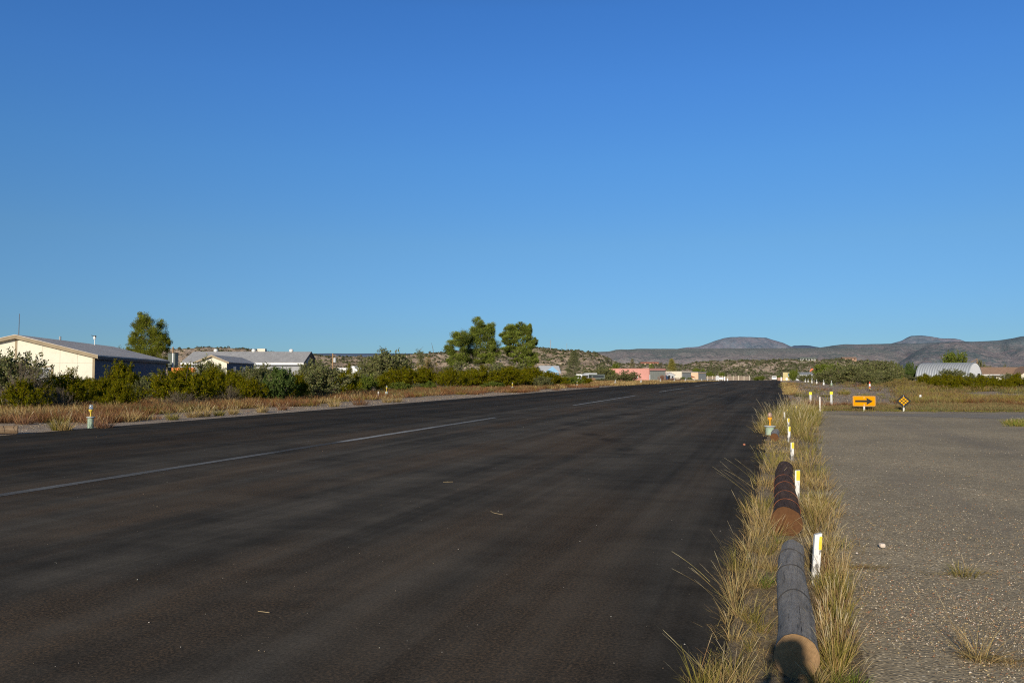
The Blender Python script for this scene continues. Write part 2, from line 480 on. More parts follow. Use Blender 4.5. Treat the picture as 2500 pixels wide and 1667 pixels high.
M['green_can'] = paint('pale_green_paint', (.36, .47, .35), .12, 7, .7, dirt=(.25, .2, .12))
M['mint_can'] = paint('mint_white_paint', (.60, .68, .62), .08, 7, .7)
M['can_cap'] = paint('weathered_cap', (.42, .43, .40), .12, 10, .6)
M['amber_stem'] = paint('orange_stem', (.72, .32, .02), .12, 12, .55)
M['yellow_stem'] = paint('yellow_stem', (.66, .47, .06), .12, 12, .55)
M['rust'] = paint('rusty_red', (.24, .085, .04), .25, 8, .85)
M['red'] = paint('faded_red', (.62, .09, .05), .1, 8, .6)
M['pebble_white'] = paint('pale_stone', (.62, .52, .43), .1, 12, .9, bump=.5)
M['pebble_red'] = paint('red_stone', (.42, .17, .10), .2, 12, .9, bump=.5)
M['dirt_mound'] = paint('mound_dirt', (.33, .19, .10), .2, 1.2, .95, bump=.7)
M['bark'] = paint('grey_bark', (.19, .155, .13), .25, 8, .95, bump=.6)
M['bark_pale'] = paint('pale_bark', (.16, .128, .095), .2, 8, .95)
M['wire'] = paint('thin_metal', (.12, .12, .13), .1, 3, .6)
M['tan_fence'] = paint('tan_fence_boards', (.34, .27, .20), .15, .7, .9)
M['gravel_stone'] = foliage('loose_stone', 0.0)
M['tyre'] = paint('tyre_rubber', (.02, .02, .02), .1, 8, .85)
M['twig'] = paint('dry_twig', (.34, .26, .15), .2, 20, .9)

t = NT('window_glass'); M['glass'] = t.done((.035, .04, .05), .12, .6)
t = NT('pale_window_glass'); M['glass_blind'] = t.done(t.ramp(t.noise(t.pos(), 3, 3), [(.3, (.20, .205, .21)), (.7, (.30, .30, .29))]), .3, .5)
t = NT('lamp_glass'); t.done((.75, .78, .80), .08, .6); t.b.inputs['Transmission Weight'].default_value = .75; M['lamp_glass'] = t.m
t = NT('amber_lens'); t.done((.55, .36, .26), .15, .6); t.b.inputs['Transmission Weight'].default_value = .35; M['lens'] = t.m

# shingle roof
def shingle(name, c0, c1):
    t = NT(name); v = t.pos()
    a = t.noise(t.pos((1, .4, 1)), 1.1, 6, .7); w = t.vor(t.pos((3, 1.2, 3)), 2.2)
    c = t.ramp(a, [(.3, c0), (.7, c1)])
    c = t.mix(.5, c, t.ramp(w.outputs['Color'], [(0, .7), (1, 1.3)]), 'MULTIPLY')
    return t.done(c, .9, .15, t.bump(w.outputs['Distance'], .4, .03))


M['roof_grey'] = shingle('grey_roofing', (.54, .475, .41), (.71, .63, .55))
M['roof_grey2'] = shingle('pale_grey_shingle', (.33, .325, .32), (.43, .42, .41))

t = NT('corrugated_steel'); v = t.pos()
st = t.noise(t.pos((.15, 3, .3)), 2, 4, .6)
c = t.ramp(st, [(.3, (.27, .29, .31)), (.7, (.37, .39, .41))])
M['quonset'] = t.done(c, .55, .3, None, .15)

# ------------------------------------------------------------------ world and sun
SUN_EL = R(17.65); SHADOW_AZ = R(-.28)          # shadows run along the runway, a touch to the right
sun_dir = Vector((-math.sin(SHADOW_AZ) * math.cos(SUN_EL), -math.cos(SHADOW_AZ) * math.cos(SUN_EL), math.sin(SUN_EL)))
w = bpy.data.worlds.new('World'); sc.world = w; w.use_nodes = True
nt = w.node_tree; nt.nodes.clear()
wo = nt.nodes.new('ShaderNodeOutputWorld'); bg = nt.nodes.new('ShaderNodeBackground'); sky = nt.nodes.new('ShaderNodeTexSky')
sky.sky_type = 'NISHITA'; sky.sun_disc = False
sky.sun_elevation = SUN_EL; sky.sun_rotation = math.atan2(sun_dir.x, sun_dir.y)
sky.altitude = 1100; sky.air_density = 1.0; sky.dust_density = .25; sky.ozone_density = 3.2
hs = nt.nodes.new('ShaderNodeHueSaturation'); hs.inputs['Saturation'].default_value = 1.12; hs.inputs['Hue'].default_value = .5
nt.links.new(sky.outputs[0], hs.inputs['Color'])
# sky colour balance by elevation; unseen zenith dimmed and warmed to cut blue fill
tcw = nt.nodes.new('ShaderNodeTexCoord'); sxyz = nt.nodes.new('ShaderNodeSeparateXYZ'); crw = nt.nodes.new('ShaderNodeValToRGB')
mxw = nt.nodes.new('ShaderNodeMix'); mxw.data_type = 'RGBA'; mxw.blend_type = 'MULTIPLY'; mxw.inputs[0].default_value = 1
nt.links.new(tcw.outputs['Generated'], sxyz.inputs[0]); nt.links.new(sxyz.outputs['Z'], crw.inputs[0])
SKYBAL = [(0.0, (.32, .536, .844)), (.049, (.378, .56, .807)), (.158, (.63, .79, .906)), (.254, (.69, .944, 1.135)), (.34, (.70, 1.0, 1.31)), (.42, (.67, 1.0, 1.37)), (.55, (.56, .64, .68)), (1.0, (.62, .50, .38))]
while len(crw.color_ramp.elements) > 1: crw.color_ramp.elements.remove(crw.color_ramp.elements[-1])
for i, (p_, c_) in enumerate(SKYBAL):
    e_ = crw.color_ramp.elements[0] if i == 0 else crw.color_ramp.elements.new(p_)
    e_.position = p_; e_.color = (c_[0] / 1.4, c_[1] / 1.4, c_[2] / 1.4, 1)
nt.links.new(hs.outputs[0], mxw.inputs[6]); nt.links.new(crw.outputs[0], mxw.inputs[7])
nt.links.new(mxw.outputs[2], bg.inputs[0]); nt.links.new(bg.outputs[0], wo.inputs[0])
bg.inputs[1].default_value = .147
sd = bpy.data.lights.new('sun', 'SUN'); sd.energy = 5.0; sd.angle = R(.53); sd.color = (1.0, .90, .74)
so = bpy.data.objects.new('sun', sd); COL.objects.link(so)
so.rotation_euler = (-sun_dir).to_track_quat('-Z', 'Y').to_euler(); so.location = (0, 0, 50)
sc.view_settings.view_transform = 'Standard'; sc.view_settings.look = 'None'
sc.view_settings.exposure = 0; sc.view_settings.gamma = 1
sc.render.engine = 'CYCLES'
sc.cycles.max_bounces = 5; sc.cycles.diffuse_bounces = 3; sc.cycles.transparent_max_bounces = 4
sc.cycles.use_denoising = False
sc.cycles.pixel_filter_type = 'BLACKMAN_HARRIS'; sc.cycles.filter_width = 1.15


# ------------------------------------------------------------------ ground sheets
YB = [-60, -30, -15, 0, 15, 30, 60, 100, 130, 135, 140, 145, 150, 158, 166, 175, 250, 400, 600, 900, 1200, 1500, 4000, 12000, 30000]
YN = sorted(set(YB + [y * .5 for y in range(-10, 130)] + [y * 2 for y in range(30, 75)] + list(range(180, 600, 20))))


def strip(name, ys, xl, xr, dz, mat, cols=1):
    """sheet between two x(y) borders that follows the terrain"""
    vs = []; fs = []
    for y in ys:
        a, b = xl(y), xr(y)
        for k in range(cols + 1):
            x = a + (b - a) * k / cols; vs.append((x, y, H(x, y) + dz))
    for i in range(len(ys) - 1):
        for k in range(cols):
            p = i * (cols + 1) + k; fs.append((p, p + 1, p + cols + 2, p + cols + 1))
    me = bpy.data.meshes.new(name); me.from_pydata(vs, [], fs)
    return tag(link(name, me, mat), kind='structure')


def wob(y, s, amp, seed): return mnoise.noise(Vector((y * s, seed, 0))) * amp


xs = [-30000, -6000, -1500, -400, -120, -40, -10, 0, 10, 40, 120, 400, 1500, 6000, 30000]
ys = [-400] + YB
gv = [(x, y, H(x, y) - .03) for y in ys for x in xs]
gf = [(i * len(xs) + k, i * len(xs) + k + 1, (i + 1) * len(xs) + k + 1, (i + 1) * len(xs) + k) for i in range(len(ys) - 1) for k in range(len(xs) - 1)]
me = bpy.data.meshes.new('ground'); me.from_pydata(gv, [], gf)
tag(link('ground', me, M['ground']), kind='structure')

XL = G(600, 1015).x
CX = (G(300, 1161).x + G(1213, 1019).x) / 2
END = 520.0


def right_edge(y):
    b = -.30 + .95 * min(1, max(0, (y - 24) / 14))
    return b + wob(y, .55, .10, 3) + wob(y, 2.3, .05, 7)


ry = [y for y in YN if -10 <= y <= END] + [END]
strip('runway', ry, lambda y: XL + wob(y, .8, .07, 1), right_edge, 0, M['runway'], 2)
strip('shoulder', ry, lambda y: XL - 1.7 - wob(y, .25, 1.3, 11) - wob(y, 1.1, .5, 12), lambda y: XL + .4, -.018, M['shoulder'])
strip('verge', [y for y in YN if -8 <= y <= 37], lambda y: right_edge(y) - .35, lambda y: float(np.interp(y, [0, 5, 8, 14, 24, 37], [.42, .44, .50, .64, .95, 1.3])) + wob(y, .9, .10, 21) + wob(y, 3.1, .09, 22) + wob(y, 9, .05, 23), -.008, M['verge'])

# chip-seal road: runs beside the verge, bends away to the right at its far end
EDGE_R = V(2500, 911, 10) - Vector((0, 0, EYE))
def far_edge(x):
    a = G(1965, 1003); b = G(2500, 1006)
    return a.y + (x - a.x) * (b.y - a.y) / (b.x - a.x) + wob(x, .5, .35, 31) + wob(x, 2.1, .12, 32)
vs = []; fs = []
rows = 60; colsn = 46
for j in range(colsn + 1):
    x = .55 + 45.0 * (j / colsn) ** 1.5
    ye = far_edge(x)
    x_in = x
    for i in range(rows + 1):
        y = -10 + (ye + 10) * i / rows
        xx = x if j else .30
        vs.append((xx, y, -.014))
for j in range(colsn):
    for i in range(rows):
        p = j * (rows + 1) + i; fs.append((p, p + rows + 1, p + rows + 2, p + 1))
me = bpy.data.meshes.new('road'); me.from_pydata(vs, [], fs)
tag(link('road', me, M['chip']), kind='structure')
# dark worn lane around the bend
vs = []; fs = []
lane = [(2075, 1012), (2140, 1013), (2250, 1014.5), (2380, 1016), (2520, 1018)]
for i in range(60):
    s = i / 59; px = 2050 + 520 * s
    c0 = 1009.5 + 2.5 * s; hw = (1.0 + 7.0 * min(1, s * 1.4))
    for q in (0, 1):
        g = G(px, c0 + (hw * 1.25 if q == 0 else -1.5)); vs.append((g.x + wob(i, .3, .1, 5), g.y + wob(i, .7, .25, 55 + q), -.009))
    if i: fs.append((2 * i - 2, 2 * i - 1, 2 * i + 1, 2 * i))
me = bpy.data.meshes.new('worn_lane'); me.from_pydata(vs, [], fs)
tag(link('asphalt_lane', me, M['dark_asphalt']), kind='structure')

# centreline dashes (paint on the runway)
DL, GP = 19.4, 12.0
d_end = G(1213, 1019).y
y1 = d_end
first = True
mv = []; mf = []; mc = []
ya, yb_ = G(640, 1107).y, G(830, 1078).y
while y1 < 330:
    y0 = y1 - (DL + 8 if first else DL); first = False
    n = 60
    for i in range(n + 1):
        y = y0 + (y1 - y0) * i / n
        a = len(mv)
        wv = .5 * (.22 + wob(y, 1.7, .06, 61) + wob(y, 7, .04, 63))
        mv += [(CX - wv, y, H(0, y) + .004), (CX + wv, y, H(0, y) + .004)]
        k_ = .10 if ya < y < yb_ else (.72 if y > yb_ else .34)
        if i == n: k_ = .2
        mc += [(k_,) * 3] * 2
        if i: mf.append((a - 2, a - 1, a + 1, a))
    y1 += GP + DL


def np_cols(me, cols):
    at_ = me.color_attributes.new('Col', 'FLOAT_COLOR', 'POINT')
    c_ = np.ones((len(cols), 4), np.float32); c_[:, :3] = cols; at_.data.foreach_set('color', c_.ravel())


me = bpy.data.meshes.new('runway_marking'); me.from_pydata(mv, [], mf); np_cols(me, mc)
tag(link('runway_marking', me, M['marking']), kind='structure')

# ------------------------------------------------------------------ hills and mountains
SCRUB_SPOTS = []


def fbm(x, y, z, oct=5, l=2.0, g=.5):
    a = 1; s = 0; f = 1
    for _ in range(oct):
        s += a * mnoise.noise(Vector((x * f, y * f, z))); a *= g; f *= l
    return s


def hills(name, prof, D, D0, mat, step=4, rows=26, shape=1.3, gully=.25, gs=60, seed=0, rough=.03, scrub=0, ssize=(1, 2), stepy=0, edge=.04):
    """terrain ridge: prof = [(px, py)] skyline seen from the road, D = depth of the crest, D0 = depth of its foot"""
    pxs = np.arange(prof[0][0], prof[-1][0] + .1, step); sky_y = np.interp(pxs, [p[0] for p in prof], [p[1] for p in prof])
    vs = []; fs = []; nr = rows + 4
    nc = len(pxs)
    for i, (px, py) in enumerate(zip(pxs, sky_y)):
        crest = V(px, py, D)
        zt = crest.z
        for j in range(nr + 1):
            s = j / rows
            Dj = D0 + (D - D0) * s if s <= 1 else D + (D - D0) * (s - 1) * 1.5
            b = base(px, Dj); zb = H(b.x, b.y) - (.6 if j == 0 else 0)
            if s <= 1:
                u = s ** shape
                if stepy: u = u * (1 - stepy) + stepy * (3 * s * s - 2 * s ** 3 if s > .5 else s * s)
                z = zb + (zt - zb) * u
            else: z = zt - (zt - zb) * (s - 1) * 2.5
            n = fbm(b.x / gs, b.y / gs * .5, seed, 5)
            rdg = abs(fbm(b.x / gs * 1.7, b.y / gs * .35, seed + 9, 3))
            amp = (zt - zb) * math.sin(math.pi * min(1, s)) ** .8
            z += amp * (gully * n * .6 - gully * (.25 - rdg) * .9) + (zt - zb) * rough * fbm(b.x / gs * 6, b.y / gs * 6, seed, 3) * (1 if 0 < s < 1 else .3)
            vs.append((b.x, b.y, z))
    for i in range(nc - 1):
        for j in range(nr):
            p = i * (nr + 1) + j; fs.append((p, p + nr + 1, p + nr + 2, p + 1))
    me = bpy.data.meshes.new(name); me.from_pydata(vs, [], fs)
    o = tag(link(name, me, mat, smooth=True), kind='structure')
    if scrub:
        V3 = np.array(vs).reshape(nc, nr + 1, 3)
        k = 0
        while k < scrub:
            a = rng.random() * (nc - 1.001); b = rng.random() ** .85 * rows
            i, j = int(a), min(int(b), rows - 1)
            dens = .5 + .9 * mnoise.noise(Vector((V3[i, j, 0] / (gs * .5), V3[i, j, 1] / (gs * .5), seed + 4)))
            if j > rows - 3: dens += .35
            if rng.random() > dens: continue
            fa, fb = a - i, b - int(b)
            p = V3[i, j] * (1 - fa) * (1 - fb) + V3[i + 1, j] * fa * (1 - fb) + V3[i, j + 1] * (1 - fa) * fb + V3[i + 1, j + 1] * fa * fb
            SCRUB_SPOTS.append((p, ssize[0] + (ssize[1] - ssize[0]) * rng.random() ** 1.5))
            k += 1
    return o


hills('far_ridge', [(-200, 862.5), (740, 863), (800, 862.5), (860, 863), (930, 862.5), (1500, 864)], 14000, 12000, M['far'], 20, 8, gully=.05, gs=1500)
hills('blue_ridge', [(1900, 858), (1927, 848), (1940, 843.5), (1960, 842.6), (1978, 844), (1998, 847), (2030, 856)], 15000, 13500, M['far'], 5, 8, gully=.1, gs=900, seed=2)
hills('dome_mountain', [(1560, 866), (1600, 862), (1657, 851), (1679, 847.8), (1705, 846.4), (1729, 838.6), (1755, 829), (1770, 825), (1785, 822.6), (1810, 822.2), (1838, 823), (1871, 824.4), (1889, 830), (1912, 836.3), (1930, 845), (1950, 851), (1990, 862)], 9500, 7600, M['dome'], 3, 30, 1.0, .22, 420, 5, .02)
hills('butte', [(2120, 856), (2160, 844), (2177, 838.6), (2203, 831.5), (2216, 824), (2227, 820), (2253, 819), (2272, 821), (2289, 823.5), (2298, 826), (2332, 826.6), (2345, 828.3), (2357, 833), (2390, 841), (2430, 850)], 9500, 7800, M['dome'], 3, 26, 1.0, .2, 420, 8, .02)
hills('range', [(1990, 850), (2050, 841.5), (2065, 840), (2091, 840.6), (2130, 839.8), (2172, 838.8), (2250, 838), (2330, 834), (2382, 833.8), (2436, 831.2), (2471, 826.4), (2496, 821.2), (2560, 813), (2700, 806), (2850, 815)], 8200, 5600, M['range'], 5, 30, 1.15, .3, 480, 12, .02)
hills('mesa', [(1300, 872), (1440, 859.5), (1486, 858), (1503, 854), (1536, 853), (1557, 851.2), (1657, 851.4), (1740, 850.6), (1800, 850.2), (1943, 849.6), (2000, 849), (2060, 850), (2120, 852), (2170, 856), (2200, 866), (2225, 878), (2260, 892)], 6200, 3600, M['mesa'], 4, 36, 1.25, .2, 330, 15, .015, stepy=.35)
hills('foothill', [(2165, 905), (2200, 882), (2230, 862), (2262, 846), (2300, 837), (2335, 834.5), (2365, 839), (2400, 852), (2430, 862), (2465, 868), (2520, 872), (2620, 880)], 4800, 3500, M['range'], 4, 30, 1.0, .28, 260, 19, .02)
hills('low_rise', [(1430, 897), (1500, 889), (1560, 887), (1620, 889), (1672, 891), (1720, 899)], 760, 640, M['hill_mid'], 4, 12, 1.0, .2, 40, 25, .05, 420, (2.0, 4.2))
hills('rocky_slope', [(1640, 912), (1666, 897), (1690, 886), (1711, 883.4), (1745, 881.5), (1782, 879.6), (1836, 880.6), (1889, 879), (1912, 878), (1946, 879), (2007, 879), (2053, 877), (2091, 879), (2130, 882), (2168, 884), (2183, 890), (2198, 896), (2230, 911)], 1000, 800, M['hill_mid'], 3, 26, .95, .25, 55, 27, .05, 3600, (1.6, 4.6))
hills('rocky_hill', [(870, 877), (960, 870), (1014, 864.5), (1045, 862), (1079, 859), (1110, 857), (1160, 853), (1211, 850), (1311, 848), (1346, 851), (1378, 855), (1414, 857), (1450, 861), (1477, 868), (1495, 879), (1512, 889), (1530, 903)], 450, 340, M['hill'], 3, 26, .95, .25, 28, 33, .05, 2600, (.7, 2.3))
hills('scrub_hill', [(150, 875), (300, 858), (413, 852), (467, 850), (511, 848), (567, 849), (612, 852), (645, 856), (672, 861), (695, 864), (735, 863), (762, 866), (813, 869), (870, 870.5), (940, 872.5), (1010, 880)], 500, 330, M['hill'], 4, 22, .95, .2, 32, 37, .05, 1700, (.8, 2.4))


def scrub_mesh(name, spots, mat, nleaf=13, greens=None):
    P = np.array([s[0] for s in spots]); S = np.array([s[1] for s in spots]); n = len(P)
    greens = greens or [(.085, .095, .045), (.11, .115, .06), (.07, .075, .035), (.13, .12, .07), (.095, .09, .06)]
    base_c = np.array(greens)[rng.integers(0, len(greens), n)]
    d = rng.normal(size=(n, nleaf, 3)); d /= np.linalg.norm(d, axis=2, keepdims=True); d[..., 2] = np.abs(d[..., 2]) * .9
    c = P[:, None, :] + d * (S[:, None, None] * .5 * (.55 + .45 * rng.random((n, nleaf, 1)))) * np.array([1, 1, 1.05])
    u = rng.normal(size=(n, nleaf, 3)); u /= np.linalg.norm(u, axis=2, keepdims=True)
    v = np.cross(u, d + rng.normal(size=d.shape) * .4); v /= np.linalg.norm(v, axis=2, keepdims=True) + 1e-9
    sz = S[:, None, None] * (.16 + .12 * rng.random((n, nleaf, 1)))
    q = np.stack([c - u * sz, c + v * sz * .8, c + u * sz, c - v * sz * .8], axis=2).reshape(-1, 3)
    cc = np.repeat((base_c[:, None, :] * (.7 + .6 * rng.random((n, nleaf, 1)))).reshape(-1, 3), 4, axis=0)
    quads = np.arange(len(q), dtype=np.int32).reshape(-1, 4)
    return link(name, np_mesh(name, q, quads, cc), mat)


tag(scrub_mesh('desert_scrub', SCRUB_SPOTS, M['scrub']), 'scattered dark green scrub covering the rocky hillsides behind the airstrip', 'scrub', kind='stuff')

# ------------------------------------------------------------------ buildings
def RZ(az): return TH - R(az)      # local +Y points to azimuth az, clockwise from the view direction


def window(parent, x0, x1, z0, z1, y, glass, frame='white', mull=1, out=-1, axis='x'):
    """framed window proud of a wall; axis 'x': wall runs along x at y; axis 'y': wall runs along y at x=y"""
    f = MB(); g = MB(); t = .06; d0, d1 = sorted((y, y + out * .05)); gp0, gp1 = sorted((y + out * .012, y + out * .03))
    def bx(m, a0, a1, b0, b1, c0, c1):
        if axis == 'x': m.box(a0, a1, c0, c1, b0, b1)
        else: m.box(c0, c1, a0, a1, b0, b1)
    bx(f, x0, x1, z1 - t, z1, d0, d1); bx(f, x0, x1, z0, z0 + t, d0, d1)
    bx(f, x0, x0 + t, z0 + t, z1 - t, d0, d1); bx(f, x1 - t, x1, z0 + t, z1 - t, d0, d1)
    for k in range(mull):
        xm = x0 + (x1 - x0) * (k + 1) / (mull + 1); bx(f, xm - t / 2, xm + t / 2, z0 + t, z1 - t, d0, d1)
    bx(g, x0 + t, x1 - t, z0 + t, z1 - t, gp0, gp1)
    fo = f.build('window', M[frame], parent); g.build('pane', M[glass], fo)
    return fo


def gable_roof(x0, x1, y0, y1, ze, zr, oh=.35, th=.12, axis='y'):
    """two slopes; the ridge runs along axis"""
    m = MB()
    if axis == 'y':
        xm = (x0 + x1) / 2; k = (zr - ze) / (xm - x0)
        for sx in (-1, 1):
            xe = xm + sx * (xm - x0 + oh); zz = ze - k * oh
            p = [(xm, zr + .02), (xe, zz + .02), (xe, zz + .02 + th), (xm, zr + .02 + th)]
            m.prism(p, y0 - oh, y1 + oh)
    else:
        ym = (y0 + y1) / 2; k = (zr - ze) / (ym - y0)
        for sy in (-1, 1):
            yv = ym + sy * (ym - y0 + oh); zz = ze - k * oh
            vs = [(x0 - oh, ym, zr + .02), (x0 - oh, yv, zz + .02), (x0 - oh, yv, zz + .02 + th), (x0 - oh, ym, zr + .02 + th)]
            vs += [(x1 + oh, y, z) for _, y, z in vs]
            m.add(vs, [(0, 1, 2, 3), (7, 6, 5, 4), (0, 4, 5, 1), (1, 5, 6, 2), (2, 6, 7, 3), (3, 7, 4, 0)])
    return m


def gable_walls(x0, x1, y0, y1, ze, zr, axis='y', zb=-.8):
    m = MB()
    if axis == 'y': m.prism([(x0, zb), (x1, zb), (x1, ze), ((x0 + x1) / 2, zr), (x0, ze)], y0, y1)
    else:
        vs = [(x0, y0, zb), (x0, y1, zb), (x0, y1, ze), (x0, (y0 + y1) / 2, zr), (x0, y0, ze)]
        n = 5; vs += [(x1, y, z) for _, y, z in vs]
        m.add(vs, [(0, 1, 2, 3, 4), (9, 8, 7, 6, 5)] + [(i, (i + 1) % n, (i + 1) % n + n, i + n) for i in range(n)])
    return m


# --- cream workshop at the left
b = base(230, 61)
t = thing('workshop_building', 'long low cream building with grey roof and shaded slate blue side, leftmost in the photo', 'building', b, RZ(-12.9))
gable_walls(-10.8, 0, 0, 27.4, 3.0, 4.42).build('wall', M['cream'], t)
MB().box(.0, .03, .06, 27.34, -.8, 2.9).build('side_wall', M['blue_shade_wall'], t, label='slate blue side wall in shade')
gable_roof(-10.8, 0, 0, 27.4, 3.0, 4.42, .3, .1).build('roof', M['roof_grey'], t)
f = MB(); k = 1.42 / 5.4
for sx in (-1, 1):
    xe = -5.4 + sx * 5.72; zz = 3.0 - k * .32
    f.prism([(-5.4, 4.24), (xe, zz - .16), (xe, zz + .1), (-5.4, 4.5)], -.36, -.302)
f.build('bargeboard', M['tan_trim'], t)
MB().box(.29, .35, -.3, 27.7, 2.70, 2.93).build('gutter', M['dark_trim'], t)
MB().box(-.13, .035, -.03, -.002, -.8, 2.93).build('corner_trim', M['tan_trim'], t)
MB().box(-5.47, -5.33, -.025, -.002, -.8, 4.2).build('batten', M['tan_trim'], t)
sm = MB()
for x in (-9, -7.2, -3.6, -2.4, -1.2): sm.box(x - .008, x + .008, -.009, -.002, -.8, 4.35 - abs(x + 5.4) * k)
sm.box(-10.7, -.1, -.008, -.002, 2.42, 2.44); sm.build('siding_seam', M['seam'], t)
window(t, -4.9, -2.98, 1.02, 2.08, 0, 'glass_blind', 'white', 1)
MB().box(-2.96, -2.84, -.05, -.002, .92, 2.098).box(-5.05, -2.84, -.055, -.002, 2.1, 2.21).build('window_trim', M['tan_trim'], t)
p1, p2 = V(137, 827, 72), None
MB().tube([(-5.4, 10, 4.4), (-5.4, 10, 4.85)], .09, 8).build('roof_vent', M['galv'], t)
# lean-to at its far end
MB().box(.4, .5, 27.9, 28.0, -.8, 2.6).box(-1.5, .6, 27.9, 30.2, 2.45, 2.56).build('porch_frame', M['dark_trim'], t)

# antenna behind the ridge
p = base(43, 70)
t = thing('antenna_mast', 'thin dark antenna mast rising above the ridge of the cream building', 'antenna', p)
top = V(44, 766, 70).z - p.z
MB().tube([(0, 0, 0), (0, 0, top * .55), (.05, 0, top)], [.05, .04, .025], 6).build('mast', M['wire'], t)
# wind sensor on the roof
q = V(231, 839, 78)
t = thing('weather_station', 'small weather sensor on a white post standing on the grey roof of the cream building', 'weather sensor', (q.x, q.y, q.z - .15))
mp_ = mpp(78)
MB().tube([(0, 0, 0), (0, 0, 17 * mp_)], .04, 8).build('post', M['white'], t)
MB().lathe([(.07, 14 * mp_), (.12, 15 * mp_), (.12, 21 * mp_), (.07, 22 * mp_)], 10).build('sensor_housing', M['white'], t)
MB().tube([(0, 0, 21 * mp_), (-.42, 0, 24.5 * mp_)], .03, 6).box(-.06, .14, -.05, .05, 19.5 * mp_, 23.5 * mp_).build('wind_vane', M['dark_trim'], t)

# --- grey green box shed and wooden pole right of the workshop
p = base(413, 92)
t = thing('utility_shed', 'narrow grey green box shed beside the wooden pole, behind the cream building', 'shed', p, RZ(-10))
hh = V(413, 862, 92).z - p.z
MB().box(-.15, .62, 0, 1.5, -.3, hh).build('wall', M['grey_box'], t)
MB().box(-.2, .67, -.05, 1.55, hh + .003, hh + .08).build('roof', M['dark_trim'], t)
p = base(421.5, 88)
t = thing('wooden_pole', 'short wooden pole painted white on its lower half beside the green pine', 'pole', p)
zt = V(421, 847, 88).z - p.z; zm = V(421, 862, 88).z - p.z
MB().tube([(0, 0, zm), (0, 0, zt)], [.075, .07], 8).build('pole_top', M['wood_pole'], t)
MB().tube([(0, 0, -.2), (0, 0, zm - .002)], [.085, .078], 8).build('pole_base', M['white'], t)
# low trailers seen over the bushes
def trailer(px, D, L, h, mat, label, az=80):
    p = base(px, D); t = thing('flatbed_trailer', label, 'trailer', p, RZ(az))
    MB().box(-.9, .9, 0, L, .55, .75).build('bed', M[mat], t)
    MB().box(-.9, -.85, 0, L, .752, h).box(.85, .9, 0, L, .752, h).build('side_rail', M[mat], t)
    for yy in (.3 * L, .6 * L):
        for sx in (-.82, .66):
            MB().tube([(sx, yy, .33), (sx + .16, yy, .33)], .33, 12).build('wheel', M['tyre'], t)
    return t
trailer(424, 80, 1.9, 2.2, 'orange', 'orange trailer partly hidden behind the bushes beside the wooden pole')
trailer(444, 84, 3.0, 2.35, 'palegrey', 'pale grey trailer behind the bushes, right of the orange trailer')

# --- long grey roofed hangar house
b = base(735, 110)
t = thing('long_house', 'long low house with pale grey shingle roof and three white roof vents', 'building', b, RZ(-4))
W = 15.6
gable_walls(-W, 0, 0, 10, 3.15, 4.62, 'x').build('wall', M['greywall'], t)
gable_roof(-W, 0, 0, 10, 3.15, 4.62, .45, .1, 'x').build('roof', M['roof_grey2'], t)
MB().box(.0, .02, .05, 9.95, -.8, 3.1).build('gable_wall', M['blue_shade_wall'], t, label='blue shaded gable wall')  # shade painted in: slate blue sheet over the grey gable
MB().box(-W - .4, .42, -.55, -.49, 2.80, 3.05).build('fascia', M['white_bright'], t)
kk = 1.47 / 5
f = MB()
for sy in (-1, 1):
    ye = 5 + sy * 5.5; zz = 3.15 - kk * .5
    f.add([(.46, 5, 4.5), (.46, ye, zz - .14), (.46, ye, zz + .12), (.46, 5, 4.75), (.52, 5, 4.5), (.52, ye, zz - .14), (.52, ye, zz + .12), (.52, 5, 4.75)],
          [(0, 1, 2, 3), (7, 6, 5, 4), (0, 4, 5, 1), (1, 5, 6, 2), (2, 6, 7, 3), (3, 7, 4, 0)])
f.build('bargeboard', M['dark_trim'], t)
MB().box(-W * .68, -2.6, -2.6, -.56, 2.30, 2.42).build('porch_roof', M['palegrey'], t)
for xx in (-9, -6, -3.2): MB().box(xx - .06, xx + .06, -2.55, -2.43, -.3, 2.298).build('porch_post', M['white'], t)
for px in (529, 619.5, 710):
    q = (Matrix.Rotation(-RZ(-4), 3, 'Z') @ (V(px, 862, 114.5) - b))
    MB().lathe([(.20, 4.5), (.20, 4.72), (.29, 4.76), (.31, 4.92), (.24, 5.08), (.06, 5.13)], 12, q.x, 5.0).build('turbine_vent', M['white'], t, True)
q = Matrix.Rotation(-RZ(-4), 3, 'Z') @ (V(642, 860, 116) - b)
MB().box(q.x - .55, q.x + .55, 5.4, 6.4, 4.3, 5.18).build('rooftop_cooler', M['cream2'], t, label='cream box cooler on the ridge')

# --- small cream gable cabin in front of it
b = base(553.5, 88)
t = thing('cream_cabin', 'small cream cabin with a low gable in front of the long grey roof', 'building', b, RZ(-7))
gable_walls(-3.2, 0, 0, 15, 2.9, 3.58).build('wall', M['cream'], t)
MB().box(0, .02, .05, 14.95, -.8, 2.8).build('side_wall', M['blue_shade_wall'], t)  # shaded side put in as colour: dark blue sheet over the cream wall
gable_roof(-3.2, 0, 0, 15, 2.9, 3.58, .25, .08).build('roof', M['roof_grey'], t)
f = MB()
for sx in (-1, 1):
    xe = -1.6 + sx * 1.87; zz = 2.9 - .425 * .27
    f.prism([(-1.6, 3.46), (xe, zz - .1), (xe, zz + .08), (-1.6, 3.66)], -.3, -.252)
f.build('bargeboard', M['tan_trim'], t)
for yy in (3, 8): window(t, yy, yy + 1.4, 1.3, 2.4, .02, 'glass', 'white', 1, 1, 'y')

